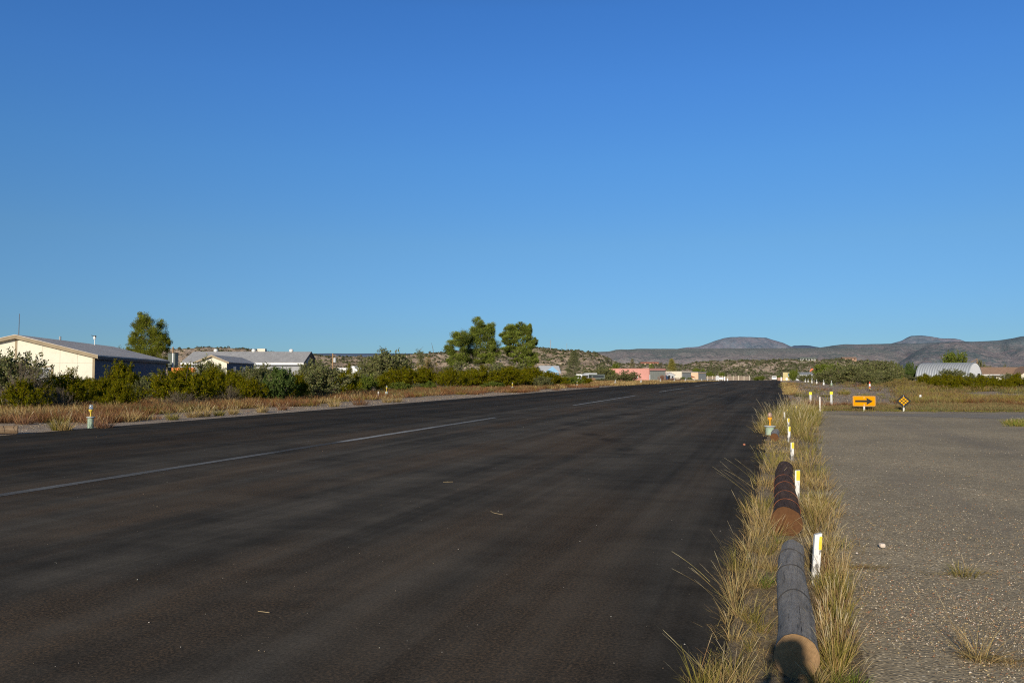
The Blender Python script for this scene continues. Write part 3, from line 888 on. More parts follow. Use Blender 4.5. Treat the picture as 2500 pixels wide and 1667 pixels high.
# --- white caravan behind the bushes
b = base(905, 100)
t = thing('white_caravan', 'bright white caravan half hidden behind the green bushes', 'caravan', b, RZ(-62))
hh = V(890, 898, 100).z - b.z
m = MB(); m.prism([(-2.3, .4), (0, .4), (0, hh - .2), (-.25, hh), (-2.05, hh), (-2.3, hh - .2)], -0.0, 3.6)
m.build('body', M['white_bright'], t)
MB().box(-1.45, -.85, 1.4, 2.0, hh + .002, hh + .22).build('roof_vent', M['white'], t)
MB().box(.0, .02, .5, 1.1, .6, 2.0).build('door', M['dark_trim'], t)
for yy in (1.3, 2.3): MB().tube([(-.2, yy, .33), (.0, yy, .33)], .33, 12).build('wheel', M['tyre'], t)
MB().box(-1.2, -1.1, -1.1, -.002, .42, .52).build('tow_bar', M['dark_trim'], t)

# --- far utility poles
def upole(px, py, D, label, can=False, arm=True, rad=.16):
    p = base(px, D); t = thing('utility_pole', label, 'utility pole', p)
    z = V(px, py, D).z - p.z
    MB().tube([(0, 0, -.2), (0, 0, z)], [rad * 1.2, rad], 8).build('pole', M['wood_pole' if arm else 'galv'], t)
    if arm: MB().box(-.1, 1.0, -.06, .06, z - .5, z - .38).build('crossarm', M['wood_pole'], t)
    if can: MB().lathe([(.3, z - 2.1), (.33, z - 2.0), (.33, z - 1.1), (.2, z - 1.0)], 10, .55, 0).build('transformer', M['palegrey'], t)
upole(812, 863, 190, 'wooden utility pole with a grey transformer, right of the long grey roof', True)
upole(1344, 830, 445, 'pale thin mast on the hill crest, the left and taller of two', False, False, .14)
upole(1384, 838, 445, 'dark thin mast on the hill crest, the right and shorter of two', False, False, .09)

# --- blue gabled house below the hill
b = base(1365, 250)
t = thing('blue_house', 'small house with pale grey roof and bright blue gable below the rocky hill', 'building', b, RZ(-4))
s = mpp(250)
W = 42 * s; dp = 9.5
hz = V(1365, 909, 250).z - b.z; rz_ = V(1377, 894, 255).z - b.z
gable_walls(-W, 0, 0, dp, hz, rz_, 'x').build('wall', M['lightblue'], t)
gable_roof(-W, 0, 0, dp, hz, rz_, .5, .14, 'x').build('roof', M['palegrey'], t)
f = MB(); kk = (rz_ - hz) / (dp / 2)
for sy in (-1, 1):
    ye = dp / 2 + sy * (dp / 2 + .5); zz = hz - kk * .5
    f.add([(.51, dp / 2, rz_ - .35), (.51, ye, zz - .3), (.51, ye, zz + .12), (.51, dp / 2, rz_ + .16), (.6, dp / 2, rz_ - .35), (.6, ye, zz - .3), (.6, ye, zz + .12), (.6, dp / 2, rz_ + .16)],
          [(0, 1, 2, 3), (7, 6, 5, 4), (0, 4, 5, 1), (1, 5, 6, 2), (2, 6, 7, 3), (3, 7, 4, 0)])
f.build('bargeboard', M['deepblue'], t)
# show the gable to the runway: cross gable facing front right
MB().prism([(-4.6, hz), (.05, hz), (-2.1, rz_ - .1)], -.25, -.02).build('front_gable', M['lightblue'], t)
MB().box(-3.2, -1.4, -.06, -.002, .0, 2.2).build('door', M['white'], t)

# --- vehicles beside it
def camper(px, D, L, h, label, az, mat='white', wmat='glass'):
    b = base(px, D); t = thing('parked_camper', label, 'camper', b, RZ(az))
    m = MB(); m.prism([(-1.05, .45), (1.05, .45), (1.05, h - .25), (.8, h), (-.8, h), (-1.05, h - .25)], 0, L)
    m.build('body', M[mat], t)
    for q in ((-1.09, -1.052, .4, L - .4, h * .55, h * .78), (1.052, 1.09, .4, L - .4, h * .55, h * .78), (-.8, .8, -.04, -.002, h * .52, h * .78)): MB().box(*q).build('window', M[wmat], t)
    for yy in (L * .2, L * .75):
        for sx in (-1.08, .86): MB().tube([(sx, yy, .36), (sx + .22, yy, .36)], .36, 12).build('wheel', M['tyre'], t)
    return t
camper(1413, 225, 3.4, 1.9, 'white camper parked behind the bushes right of the blue gabled house', 40, 'white')
camper(1427, 238, 3.6, 2.3, 'grey camper parked just right of the white one below the rocky hill', 75, 'palegrey')
camper(1441, 232, 4.2, 1.9, 'dull blue grey trailer right of the campers, left of the dirt mound', 70, 'grey_box')

# --- dirt mound
def mound(px, py, hw, hpx, label):
    p = G(px, py); D = depth(p); s = mpp(D)
    n = 26; vs = []; fs = []
    for i in range(9):
        r = i / 8
        for k in range(n):
            a = 2 * math.pi * k / n; rr = hw * s * r * (1 + .15 * mnoise.noise(Vector((math.cos(a), math.sin(a), px))))
            x, y = rr * math.cos(a), rr * math.sin(a) * .8
            z = hpx * s * (math.cos(math.pi * r) * .5 + .5) * (1 + .2 * mnoise.noise(Vector((x, y, 3)))) - .04
            vs.append((x, y, z))
    for i in range(8):
        for k in range(n): fs.append((i * n + k, i * n + (k + 1) % n, (i + 1) * n + (k + 1) % n, (i + 1) * n + k))
    m = MB(); m.add(vs, fs); o = m.build('dirt_mound', M['dirt_mound'], None, True); o.location = p
    tag(o, label, 'mound')
mound(1446, 931, 26, 9, 'low reddish dirt mound left of the pink hangar')


# --- flat roofed hangars: left wall lit by the sun, door wall to the right
def hangar(name, label, px, D, az_wall, Lw, Ld, top, wall, door, door_top=.8, door_x=(.06, .97), trim=None, dwall=None):
    b = base(px, D)
    t = thing(name, label, 'hangar', b, RZ(az_wall))     # local -x = along door wall?  local +y = along the lit wall
    h = V(px, top, D).z - b.z
    m = MB().box(0, Ld, 0, Lw, -.8, h); m.build('wall', M[wall], t)
    if dwall: MB().box(0.0, Ld, -.03, -.002, -.8, h - .3).build('door_wall', M[dwall], t)
    d0, d1 = door_x
    MB().box(Ld * d0, Ld * d1, -.09, -.032, -.3, h * door_top).build('door', M[door], t)
    MB().box(Ld * d0 - .1, Ld * d1 + .1, -.14, -.032, h * door_top + .003, h * door_top + .22).build('door_header', M['dark_trim'], t)
    MB().box(-.12, Ld + .12, -.12, Lw + .12, h + .003, h + .16).build('parapet', M[trim or wall], t)
    return t, h


def local_az(az): return az
# the door wall runs to azimuth +45 from the near corner, the long lit wall to azimuth -45
t, h = hangar('pink_hangar', 'large flat roofed salmon pink hangar with a grey green door', 1584, 300, -45, 20, 11, 900, 'pink', 'door_grey', .80)
t.rotation_euler[2] = RZ(-45)
MB().box(.12, .75, -.13, -.095, -.3, 2.2).build('side_door', M['white'], t)
MB().box(.06, 10.9, 20.13, 22.4, -.8, h * .50).build('lean_to', M['pink'], t)
MB().box(-.45, .0, 6.5, 10.0, h * .47, h * .53).build('awning', M['rust'], t)
MB().box(-.04, -.002, 7.4, 8.4, h * .05, h * .44).build('wall_door', M['adobe'], t)
MB().box(-.04, -.002, 4.9, 5.6, h * .2, h * .42).build('window', M['white'], t)
dr = MB()
for k in range(1, 9): dr.box(.66 + k * 1.11 - .015, .66 + k * 1.11 + .015, -.1, -.091, -.3, h * .79)
dr.build('door_seam', M['grey_box'], t)

t, h = hangar('cream_hangar', 'flat roofed cream hangar with a grey door, second hangar from the left', 1664, 400, -48, 24, 9.5, 907, 'cream2', 'door_steel', .82)
t, h = hangar('peach_hangar', 'hangar with peach and white walls and grey door, farthest of the three', 1704, 470, -50, 10.5, 10.5, 909, 'peach', 'door_steel', .84)
MB().box(-.05, 4.0, 10.7, 19.0, -.8, h * .98).build('annex', M['cream2'], t)
MB().box(-.5, 10.8, -.4, 10.8, h + .165, h + .45).build('roof', M['galv'], t)
# grey little house between hangars
b = base(1647, 318)
t = thing('grey_cottage', 'small pale grey gabled cottage between the pink and cream hangars', 'building', b, RZ(-20))
hz = V(1647, 915, 318).z - b.z; rz_ = V(1640, 909, 318).z - b.z
gable_walls(-4.2, 0, 0, 7, hz, rz_).build('wall', M['palegrey'], t)
gable_roof(-4.2, 0, 0, 7, hz, rz_, .35, .12).build('roof', M['roof_grey'], t)
MB().box(-2.9, -2.0, -.05, -.002, 0, 2.1).build('door', M['dark_trim'], t)
window(t, -1.5, -.5, .9, 1.9, 0, 'glass', 'white', 0)
# red roof porch and white car in front of the peach hangar
b = base(1688, 440)
t = thing('red_awning_shed', 'low dark red roofed shelter between the cream and peach hangars', 'shelter', b, RZ(10))
hz = V(1688, 918, 440).z - b.z
MB().prism([(-2.0, hz - .6), (2.2, hz - .9), (2.2, hz - .7), (-.6, hz + .5), (-2.0, hz - .4)], 0, 4).build('roof', M['rust'], t)
for sx in (-1.8, 1.9): MB().box(sx - .08, sx + .08, .1, .26, -.3, hz - .85).build('post', M['dark_trim'], t)


def wall_fence(px0, px1, D0, D1, hgt, mat, label, cat='wall', posts=0, name='low_wall'):
    a, b = base(px0, D0), base(px1, D1)
    t = thing(name, label, cat, a)
    d = b - a; n = max(1, int((b - a).length / 6)); nx, ny = -d.y / d.length * .08, d.x / d.length * .08
    m = MB()
    for i in range(n):
        p, q = d * (i / n), d * ((i + 1) / n)
        vs = [(p.x - nx, p.y - ny, p.z - .3), (q.x - nx, q.y - ny, q.z - .3), (q.x + nx, q.y + ny, q.z - .3), (p.x + nx, p.y + ny, p.z - .3)]
        vs += [(x, y, z + .3 + hgt * (.94 + .08 * ((i * 7) % 3) / 2)) for x, y, z in vs]
        m.add(vs, [(3, 2, 1, 0), (4, 5, 6, 7), (0, 1, 5, 4), (1, 2, 6, 5), (2, 3, 7, 6), (3, 0, 4, 7)])
    m.build('panel', M[mat], t)
    if posts:
        for i in range(posts + 1):
            p = d * (i / posts)
            MB().box(p.x - .12, p.x + .12, p.y - .3, p.y - .12, p.z - .2, p.z + hgt * 1.08).build('post', M['cream2'], t)
    return t
wall_fence(1655, 1752, 290, 350, .55, 'cream2', 'long low cream wall in front of the cream and peach hangars')
wall_fence(1716, 1830, 520, 480, 2.6, 'tan_fence', 'tan board fence at the far end of the runway left of the van', 'fence', 9, 'board_fence')
wall_fence(1898, 1920, 400, 400, 1.6, 'adobe', 'short pinkish wall at the far end of the runway left of the yellow shed', 'wall')

# --- houses on the hills
def hill_house(px0, px1, ytop, ybot, D, wall, roof, name, label, gable=False, az=90, posts=0):
    a = V(px0, ybot, D); s = mpp(D); L = (px1 - px0) * s; h = (ybot - ytop) * s
    t = thing(name, label, 'building', a, RZ(az - 90))
    MB().box(0, L, 0, 7, -3, h * .62).build('wall', M[wall], t)
    if gable: gable_roof(0, L, 0, 7, h * .62, h, .5, .25, 'x').build('roof', M[roof], t)
    else: MB().add([(-.6, -1.6, h * .62), (L + .6, -1.6, h * .62), (L + .6, 8, h * .62), (-.6, 8, h * .62), (-.2, 0, h), (L + .2, 0, h), (L, 7, h), (0, 7, h)],
                   [(3, 2, 1, 0), (4, 5, 6, 7), (0, 1, 5, 4), (1, 2, 6, 5), (2, 3, 7, 6), (3, 0, 4, 7)]).build('roof', M[roof], t)
    for k in range(posts):
        x = L * (k + .15) / posts; MB().box(x, x + .5, -1.5, -1.1, -3, h * .6).build('column', M['palegrey'], t)
    n = max(2, int(L / 3.5))
    for k in range(n): MB().box(L * (k + .25) / n, L * (k + .7) / n, -.06, -.002, h * .12, h * .5).build('window', M['dark_trim'], t)
    return t
hill_house(1953, 1992, 872.5, 881, 985, 'sagewall', 'grey_box', 'hill_house', 'flat roofed sage grey house with pale columns on the rocky slope', False, 90, 6)
hill_house(2058, 2091, 872, 879.5, 985, 'adobe', 'brownroof', 'hill_house', 'low brown roofed adobe house on the rocky slope, right of the sage grey one', True)
t = hill_house(1566, 1608, 884, 891, 750, 'peach', 'redroof', 'hill_house', 'house with terracotta tiled roof on the low rise behind the pink hangar', True)

# --- quonset hut
b = base(2366, 300)
t = thing('quonset_hut', 'long arched corrugated steel hut with white end wall, right of the trees', 'building', b, RZ(-40))
Rq = 6.4; L = 19.6; hq = V(2380, 885, 300).z - b.z
n = 24
def arch(th, r): return (r * math.cos(th) + Rq, max(-.8, hq * .04 + (hq) * .96 * (math.sin(th)) ** .9 * r / Rq) if math.sin(th) > 0 else -.8)
th = [math.pi * k / n for k in range(n + 1)]
m = MB()
seg = 42
vs = []; fs = []
for j in range(seg * 2 + 1):
    y = L * j / (seg * 2); r = Rq + (.09 if j % 4 in (1, 2) else -.03)
    for k in range(n + 1):
        x, z = arch(th[k], r); vs.append((x, y, z))
for j in range(seg * 2):
    for k in range(n): fs.append((j * (n + 1) + k, j * (n + 1) + k + 1, (j + 1) * (n + 1) + k + 1, (j + 1) * (n + 1) + k))
m.add(vs, fs); m.build('arched_shell', M['quonset'], t)
poly = [arch(a, Rq - .1) for a in th]
MB().prism(poly, .2, .3).build('end_wall', M['white_bright'], t)
MB().prism(poly, L - .3, L - .2).build('end_wall', M['palegrey'], t)
for x0, x1 in ((1.6, 4.3), (8.6, 11.0)): MB().box(x0, x1, .12, .198, -.2, hq * .42).build('door', M['dark_trim'], t)
p = base(2386, 318)
t = thing('leaning_pole', 'wooden pole with a leaning brace rising behind the arched hut', 'pole', p)
z0 = V(2386, 875, 318).z - p.z
MB().tube([(0, 0, 0), (0, 0, z0)], [.2, .16], 8).build('pole', M['wood_pole'], t)
MB().tube([(-2.2, 0, z0 - 1.6), (-.1, 0, z0 - .1)], .07, 6).build('brace', M['wood_pole'], t)

# --- brown roofed house at the right edge
b = base(2392, 318)
t = thing('brown_roof_house', 'cream house with brown shingle roof and white porch posts at the right edge', 'building', b, RZ(0))
s = mpp(318); W = 150 * s
hz = V(2392, 913, 318).z - b.z; rz_ = V(2392, 897, 324).z - b.z
gable_walls(0, W, 0, 9, hz, rz_, 'x').build('wall', M['cream'], t)
gable_roof(0, W, 0, 9, hz, rz_, .7, .14, 'x').build('roof', M['brownroof'], t)
MB().box(-.7, W, -.78, -.71, hz - .45, hz - .12).build('fascia', M['white'], t)
x0 = (2472 - 2392) * s; x1 = x0 + 62 * s
gable_walls(x0, x1, -5.5, -.02, hz - .05, rz_ + .2).build('gable_wing', M['cream'], t)
gable_roof(x0, x1, -5.5, 2.5, hz - .05, rz_ + .25, .5, .14).build('wing_roof', M['brownroof'], t)
for px in (2434, 2442): MB().box((px - 2392) * s - .12, (px - 2392) * s + .12, -2.5, -2.26, -.4, hz - .46).build('porch_post', M['white'], t)
MB().box((2418 - 2392) * s, x0 - .1, -2.55, -.78, hz - .40, hz - .3).build('porch_roof', M['palegrey'], t)
window(t, (2422 - 2392) * s, (2432 - 2392) * s, .9, 2.0, 0, 'glass', 'white', 1)
window(t, x0 + 20 * s, x0 + 29 * s, .6, 1.6, -5.5, 'glass', 'white', 1)

# --- things at the far end of the runway
b = base(1924, 380)
t = thing('yellow_shed', 'narrow pale yellow shed at the far end of the runway, left of a round tree', 'shed', b, RZ(-30))
s = mpp(380); h = V(1924, 909, 380).z - b.z
MB().box(-1.0, .9, 0, 2.2, -.3, h).build('wall', M['yellow_wall'], t)
MB().box(-1.1, 1.0, -.1, 2.3, h + .002, h + .15).build('roof', M['tan_trim'], t)
MB().box(-.1, .7, -.05, -.002, h * .55, h * .9).build('window', M['lightblue'], t)
b = base(1956, 430)
t = thing('steel_shed', 'low blue grey steel shed behind the round tree at the end of the runway', 'shed', b, RZ(0))
h = V(1956, 909, 430).z - b.z
gable_walls(-2.6, 6.2, 0, 6, h * .75, h, 'x').build('wall', M['palegrey'], t)
gable_roof(-2.6, 6.2, 0, 6, h * .75, h, .3, .12, 'x').build('roof', M['galv'], t)

# van on the runway's far end
b = base(1890, 330); s = mpp(330)
t = thing('white_van', 'white van facing away at the far end of the runway', 'van', (b.x, b.y, b.z), 0)
MB().add([(-.98, 0, .35), (.98, 0, .35), (.98, 4.6, .35), (-.98, 4.6, .35), (-1.0, -.05, 1.1), (1.0, -.05, 1.1), (1.0, 4.7, 1.05), (-1.0, 4.7, 1.05), (-.82, .25, 1.95), (.82, .25, 1.95), (.82, 3.4, 1.95), (-.82, 3.4, 1.95)],
         [(3, 2, 1, 0), (0, 1, 5, 4), (1, 2, 6, 5), (2, 3, 7, 6), (3, 0, 4, 7), (4, 5, 9, 8), (5, 6, 10, 9), (6, 7, 11, 10), (7, 4, 8, 11), (8, 9, 10, 11)]).build('body', M['white'], t)
MB().add([(-.78, .0, 1.22), (.78, .0, 1.22), (.70, .18, 1.78), (-.70, .18, 1.78)], [(0, 1, 2, 3)]).build('rear_window', M['glass'], t)
for sx in (-.95, .73):
    for yy in (.8, 3.7): MB().tube([(sx, yy, .34), (sx + .22, yy, .34)], .34, 14).build('wheel', M['tyre'], t)
MB().box(-.95, .95, -.16, -.06, .38, .58).build('bumper', M['dark_trim'], t)
for sx in (-.9, .74): MB().box(sx, sx + .16, -.075, -.05, .8, 1.08).build('tail_light', M['red'], t)


def disc_marker(px, D, rpx, label):
    b = base(px, D); r = rpx * mpp(D); t = thing('disc_marker', label, 'marker', b, 0)
    MB().tube([(0, -.04, r + .25), (0, .04, r + .25)], r, 20).build('disc', M['white_bright'], t)
    MB().box(-.05, .05, .045, .12, 0, r * 1.6).build('post', M['galv'], t)
disc_marker(1920.5, 345, 2.9, 'larger of two white round discs beside the runway end, below the yellow shed')
disc_marker(1932.2, 345, 2.3, 'smaller white round disc on a post, right of the larger one')
b = base(1751.5, 330)
t = thing('grey_cabinet', 'tall blue grey cabinet standing at the left edge of the far runway', 'cabinet', b, 0)
MB().box(-.7, .7, -.4, .4, 0, 1.75).build('body', M['palegrey'], t)
MB().box(-.45, .45, -.3, .3, 1.752, 2.0).build('cap', M['galv'], t)
b = base(1761, 330)
t = thing('white_tank', 'white rounded tank on legs at the left edge of the far runway', 'tank', b, R(85))
MB().tube([(0, -.9, .85), (0, -.75, .85), (0, .75, .85), (0, .9, .85)], [.3, .5, .5, .3], 16).build('tank', M['white_bright'], t, True)
for yy in (-.5, .5): MB().box(-.3, .3, yy - .06, yy + .06, 0, .45).build('leg', M['white'], t)
for px, D, hgt, lab in ((1769, 330, 1.6, 'tall white marker post right of the white tank at the far runway end'), (1776, 330, .8, 'short white marker post just right of the tall one at the far runway end'), (1907, 330, 1.4, 'white marker post at the far right corner of the runway')):
    b = base(px, D); t = thing('marker_post', lab, 'post', b)
    MB().box(-.2, .2, -.06, .06, 0, hgt).build('post', M['white_bright'], t)
    MB().box(-.22, .22, -.08, .08, hgt + .002, hgt + .1).build('cap', M['white'], t)

# windsock
b = base(1976, 300); s = mpp(300)
t = thing('windsock', 'small orange windsock above the trees beyond the runway lights', 'windsock', b, RZ(90))
zt = V(1976, 902, 300).z - b.z
MB().tube([(0, 0, 0), (0, 0, zt + .2)], .05, 6).build('mast', M['galv'], t)
MB().tube([(0, 1.35, zt + .15), (0, .75, zt - .05), (0, .2, zt - .75)], [.38, .32, .2], 12).build('sock', M['windsock'], t, True)

# ------------------------------------------------------------------ roadside objects
def log_between(name, label, a, b, r0, r1, z0, z1, mat, end_mat, bands=(), band_mat='rust', sunk=0):
    """a log lying on the ground; local frame: y along the log, origin at the near end"""
    d = b - a; L = math.hypot(d.x, d.y)
    t = thing(name, label, 'log', (a.x, a.y, a.z), math.atan2(-d.x, d.y))
    n = 36; k = 40; vs = []; fs = []
    for i in range(k + 1):
        s = i / k; r = r1 + (r0 - r1) * (.45 * (1 - s) + .55 * math.exp(-s * 9)); zc = z0 + (z1 - z0) * s - .25 * (r0 + (r1 - r0) * s - r)
        for j in range(n):
            an = 2 * math.pi * j / n
            rr = r * (1 + .085 * mnoise.noise(Vector((math.cos(an) * 1.2, s * 5, math.sin(an) * 1.2 + r0 * 50))) + .025 * mnoise.noise(Vector((math.cos(an) * 5, s * 4, math.sin(an) * 5))))
            vs.append((rr * math.cos(an) + .018 * math.sin(s * 5 + 1), s * L, zc + rr * math.sin(an)))
    for i in range(k):
        for j in range(n): fs.append((i * n + j, i * n + (j + 1) % n, (i + 1) * n + (j + 1) % n, (i + 1) * n + j))
    m = MB(); m.add(vs, fs); m.build('bark', M[mat], t, True)
    for name_, i, y in (('sawn_end', 0, -.004), ('sawn_end', k, .004)):
        ring = vs[i * n:(i + 1) * n]; cx = sum(v[0] for v in ring) / n; cz = sum(v[2] for v in ring) / n
        vv = []
        for q in (0.995, .66, .33):
            vv += [(cx * 0 + (x - cx) * q, y, (z - cz) * q) for x, yy, z in ring]
        vv.append((0, y, 0)); ff = []
        for q in range(2):
            for j in range(n): ff.append((q * n + j, q * n + (j + 1) % n, (q + 1) * n + (j + 1) % n, (q + 1) * n + j))
        for j in range(n): ff.append((2 * n + j, 2 * n + (j + 1) % n, 3 * n))
        mm = MB(); mm.add(vv, ff); o = mm.build(name_, M[end_mat], t); o.location = (cx, (0 if i == 0 else L), cz)
    for s in bands:
        r = r1 + (r0 - r1) * (.45 * (1 - s) + .55 * math.exp(-s * 9)) + .004; zc = z0 + (z1 - z0) * s - .25 * (r0 + (r1 - r0) * s - r)
        pts = [(r * math.cos(an) + .018 * math.sin(s * 5 + 1), s * L + .02 * math.sin(an * 3 + s * 9), zc + r * math.sin(an)) for an in [math.pi * (-.15 + 1.3 * q / 20) for q in range(21)]]
        MB().tube(pts, .0032, 5).build('wire_band', M[band_mat], t)
    return t


a = G(1939, 1650); b = base(1930, 7.1)
log_between('weathered_log', 'weathered grey log nearest the camera with a pale sawn end in shadow', a, b, .122, .098, .108, .088, 'log_grey', 'sawn_tan', (.36, .64, .85), 'dark_trim')
a = base(1911, 8.25); b = base(1914, 12.75)
log_between('creosoted_log', 'dark brown creosoted log behind the grey one, wrapped with wire bands', a, b, .158, .122, .125, .135, 'log_dark', 'sawn_brown', (.14, .28, .46, .62))
a = base(1887, 19.6); b = base(1893, 21.2)
log_between('short_log', 'short brown log end in the grass below the orange stemmed light', a, b, .10, .095, .085, .09, 'log_grey', 'sawn_brown')
a = G(43, 1058); b = G(-160, 1064)
log_between('tan_log', 'tan log with a dark strap at the far left edge of the runway', a, b, .115, .115, .11, .11, 'log_tan', 'log_tan', (.04, .17), 'dark_trim')

# white stakes with yellow tops along the verge
POSTS = [((1989, 1424), 2001, 1311, .054, 'nearest white stake leaning beside the grey log'),
         ((1946, 1228), 1947, 1148, .056, 'second nearest white stake, beside the dark brown log'),
         ((1934, 1126), 1934, 1080, .058, 'third white stake from the camera, just beyond the end of the dark log'),
         ((1926, 1079), 1927, 1041, .058, 'fourth white stake from the camera, right of the short log end'),
         ((1924, 1051), 1924.5, 1021, .060, 'fifth white stake from the camera, in tall grass right of the orange stemmed light'),
         ((1915, 1034), 1915, 1006, .045, 'sixth white stake from the camera, thinner and plain white'),
         ((1921, 1018), 1921.5, 999, .05, 'white stake with a yellow tip almost hidden by tall grass'),
         ((1943, 1011), 1943.5, 991, .06, 'farthest white stake in the tall grass, right of the half hidden one')]
for i, ((bx_, by_), tx, ty, wd, lab) in enumerate(POSTS):
    p = G(bx_, by_); D = depth(p)
    top = V(tx, ty, D)
    t = thing('marker_stake', lab, 'stake', p, RZ(18 + (i * 37) % 23 - 11), 'white stakes along the verge')
    q = Matrix.Rotation(-t.rotation_euler[2], 3, 'Z') @ (top - p)
    lx, ly, hz = q.x, q.y + (.05 if i == 0 else .0), q.z + (.012 if i == 0 else 0)
    def stake(x0, x1, y0, y1, z0, z1, seg=8, jit=.0):
        vs = []; fs = []
        for k in range(seg + 1):
            z = z0 + (z1 - z0) * k / seg; s = z / hz
            for (x, y) in ((x0, y0), (x1, y0), (x1, y1), (x0, y1)):
                zz = z + (jit * (x - x0) if k == seg else 0)
                vs.append((x + lx * s + mnoise.noise(Vector((x * 50, z * 14, i))) * .0025, y + ly * s + mnoise.noise(Vector((y * 50, z * 14, i + 7))) * .0025, zz))
        for k in range(seg):
            for j in range(4): fs.append((4 * k + j, 4 * k + (j + 1) % 4, 4 * k + 4 + (j + 1) % 4, 4 * k + 4 + j))
        fs.append((3, 2, 1, 0)); fs.append((4 * seg, 4 * seg + 1, 4 * seg + 2, 4 * seg + 3))
        m = MB(); m.add(vs, fs); return m
    h2 = wd / 2
    stake(-h2, h2, -h2 * .8, h2 * .8, -.1, hz, 10, .25 if i == 0 else .1).build('post', M['flake'], t)
    if i != 5:
        x0 = h2 * (.25 if i == 0 else -.45)
        stake(x0, h2 + .002, -h2 * .8 - .003, h2 * .8 + .002, hz * .70, hz * (.97 if i == 0 else 1.002), 4).build('reflective_tape', M['yellow'], t)


def runway_light(p, label, group, can='mint_can', stem='yellow_stem', lens='lamp_glass', rc=.10, rcap=.125, hcan=.29, hst=.22, hl=.13, rl=.046, cat='runway light', far=False):
    t = thing('runway_light', label, cat, p, 0, group)
    n = 10 if far else 24
    MB().lathe([(rc * 1.03, -.05), (rc * 1.03, .01), (rc, .03), (rc, hcan - .02), (rc * 1.04, hcan - .01)], n).build('base_can', M[can], t, True)
    MB().lathe([(rcap, hcan - .008), (rcap * 1.02, hcan + .008), (rcap, hcan + .022), (rcap * .4, hcan + .03)], n).build('cover_plate', M['can_cap'], t, True)
    z = hcan + .028
    MB().lathe([(.03, z), (.022, z + .04), (.02, z + hst * .45), (.026, z + hst * .5), (.026, z + hst * .6), (.05, z + hst * .72), (.062, z + hst * .82), (.062, z + hst * .92), (rl * 1.02, z + hst)], n).build('stem', M[stem], t, True)
    z += hst + .002
    MB().lathe([(rl, z), (rl * 1.08, z + hl * .35), (rl, z + hl * .7), (rl * .6, z + hl * .94), (rl * .1, z + hl)], n).build('lens', M[lens], t, True)
    return t


GL = 'runway edge lights along the left side'
runway_light(G(221, 1044), 'nearest left edge light: pale green can, yellow stem and clear glass dome', GL, 'green_can', 'yellow_stem', 'lamp_glass', .085, .118, .31, .22, .15, .052)
runway_light(G(944, 966), 'second left edge light, mint white can before the two clipped green shrubs', GL, rc=.105, rcap=.125, hcan=.28, hst=.32, hl=.1)
runway_light(G(1251, 951), 'third left edge light, below the pine on the right of the group', GL, rc=.125, rcap=.15, hcan=.28, hst=.3, hl=.12)
runway_light(G(1409, 943), 'fourth left edge light, right of the two low angled light units', GL, rc=.14, rcap=.15, hcan=.25, hst=.25, hl=.12, far=True)
FARL = [(1502, 936.5), (1565, 936), (1612, 935.5), (1646, 933.5), (1673, 931.8), (1695, 930.3), (1713, 929.6), (1727, 929.2)]
for k, (px, py) in enumerate(FARL):
    p = base(px, 118 + 16 * k)
    lab = ['small white edge light before the pink hangar, left of the dark bush', 'small white edge light in front of the pink hangar, right of the dark bush', 'small white edge light below the grey door of the pink hangar', 'small white edge light below the grey cottage'][k] if k < 4 else 'tiny white edge light in the row below the cream and peach hangars'
    runway_light(p, lab, GL if k < 4 else 'tiny edge lights far down the runway', rc=.14, rcap=.16, hcan=.36, hst=.2, hl=.12, can='white', stem='white', far=True)
runway_light(G(1880, 1061), 'orange stemmed runway light on a pale green can, left of the white stakes', None, 'green_can', 'amber_stem', 'lens', .115, .15, .22, .22, .13, .05)
FR = [(2030, 941.5, 'tallest small light with pale green base, beside the dark mesquite'), (2011, 939, 'small light left of the tallest one beside the dark mesquite'), (1994, 936.5, 'third small light counting away from the dark mesquite'), (1982, 934.6, 'fourth small light counting away from the dark mesquite'), (1973, 933.4, 'fifth small light counting away from the dark mesquite'), (1966, 932.6, 'farthest of the small lights right of the runway, by the round tree')]
for k, (px, py, lab) in enumerate(FR):
    runway_light(G(px, py), lab, 'taxiway lights right of the runway', 'green_can' if k == 0 else 'white', 'white', 'lamp_glass', .12, .14, .34, .22, .12, far=True)

# red and white marker cone post
p = G(2123.5, 951); s = mpp(depth(p)); t = thing('banded_marker', 'slim red and white banded marker on a yellow foot in the dry field', 'marker', p)
MB().lathe([(.17, 0), (.15, .06), (.06, .08)], 14).build('foot', M['can_cap'], t)
MB().lathe([(.06, .082), (.06, 5 * s)], 12).build('yellow_band', M['yellow'], t)
MB().lathe([(.075, 5 * s + .002), (.075, 8 * s)], 12).build('red_band', M['red'], t)
MB().lathe([(.09, 8 * s + .002), (.085, 14 * s)], 12).build('white_band', M['white_bright'], t)
MB().lathe([(.07, 14 * s + .002), (.055, 18 * s), (.02, 19.5 * s)], 12).build('red_tip', M['red'], t)
p = G(2247, 976); s = mpp(depth(p)); t = thing('field_marker', 'tiny white capped marker in dry grass right of the diamond sign', 'marker', p)
MB().lathe([(.04, 0), (.04, 5.5 * s)], 10).build('stem', M['yellow_stem'], t)
MB().lathe([(.07, 5.5 * s + .002), (.07, 11.5 * s), (.03, 12.5 * s)], 10).build('cap', M['white_bright'], t)

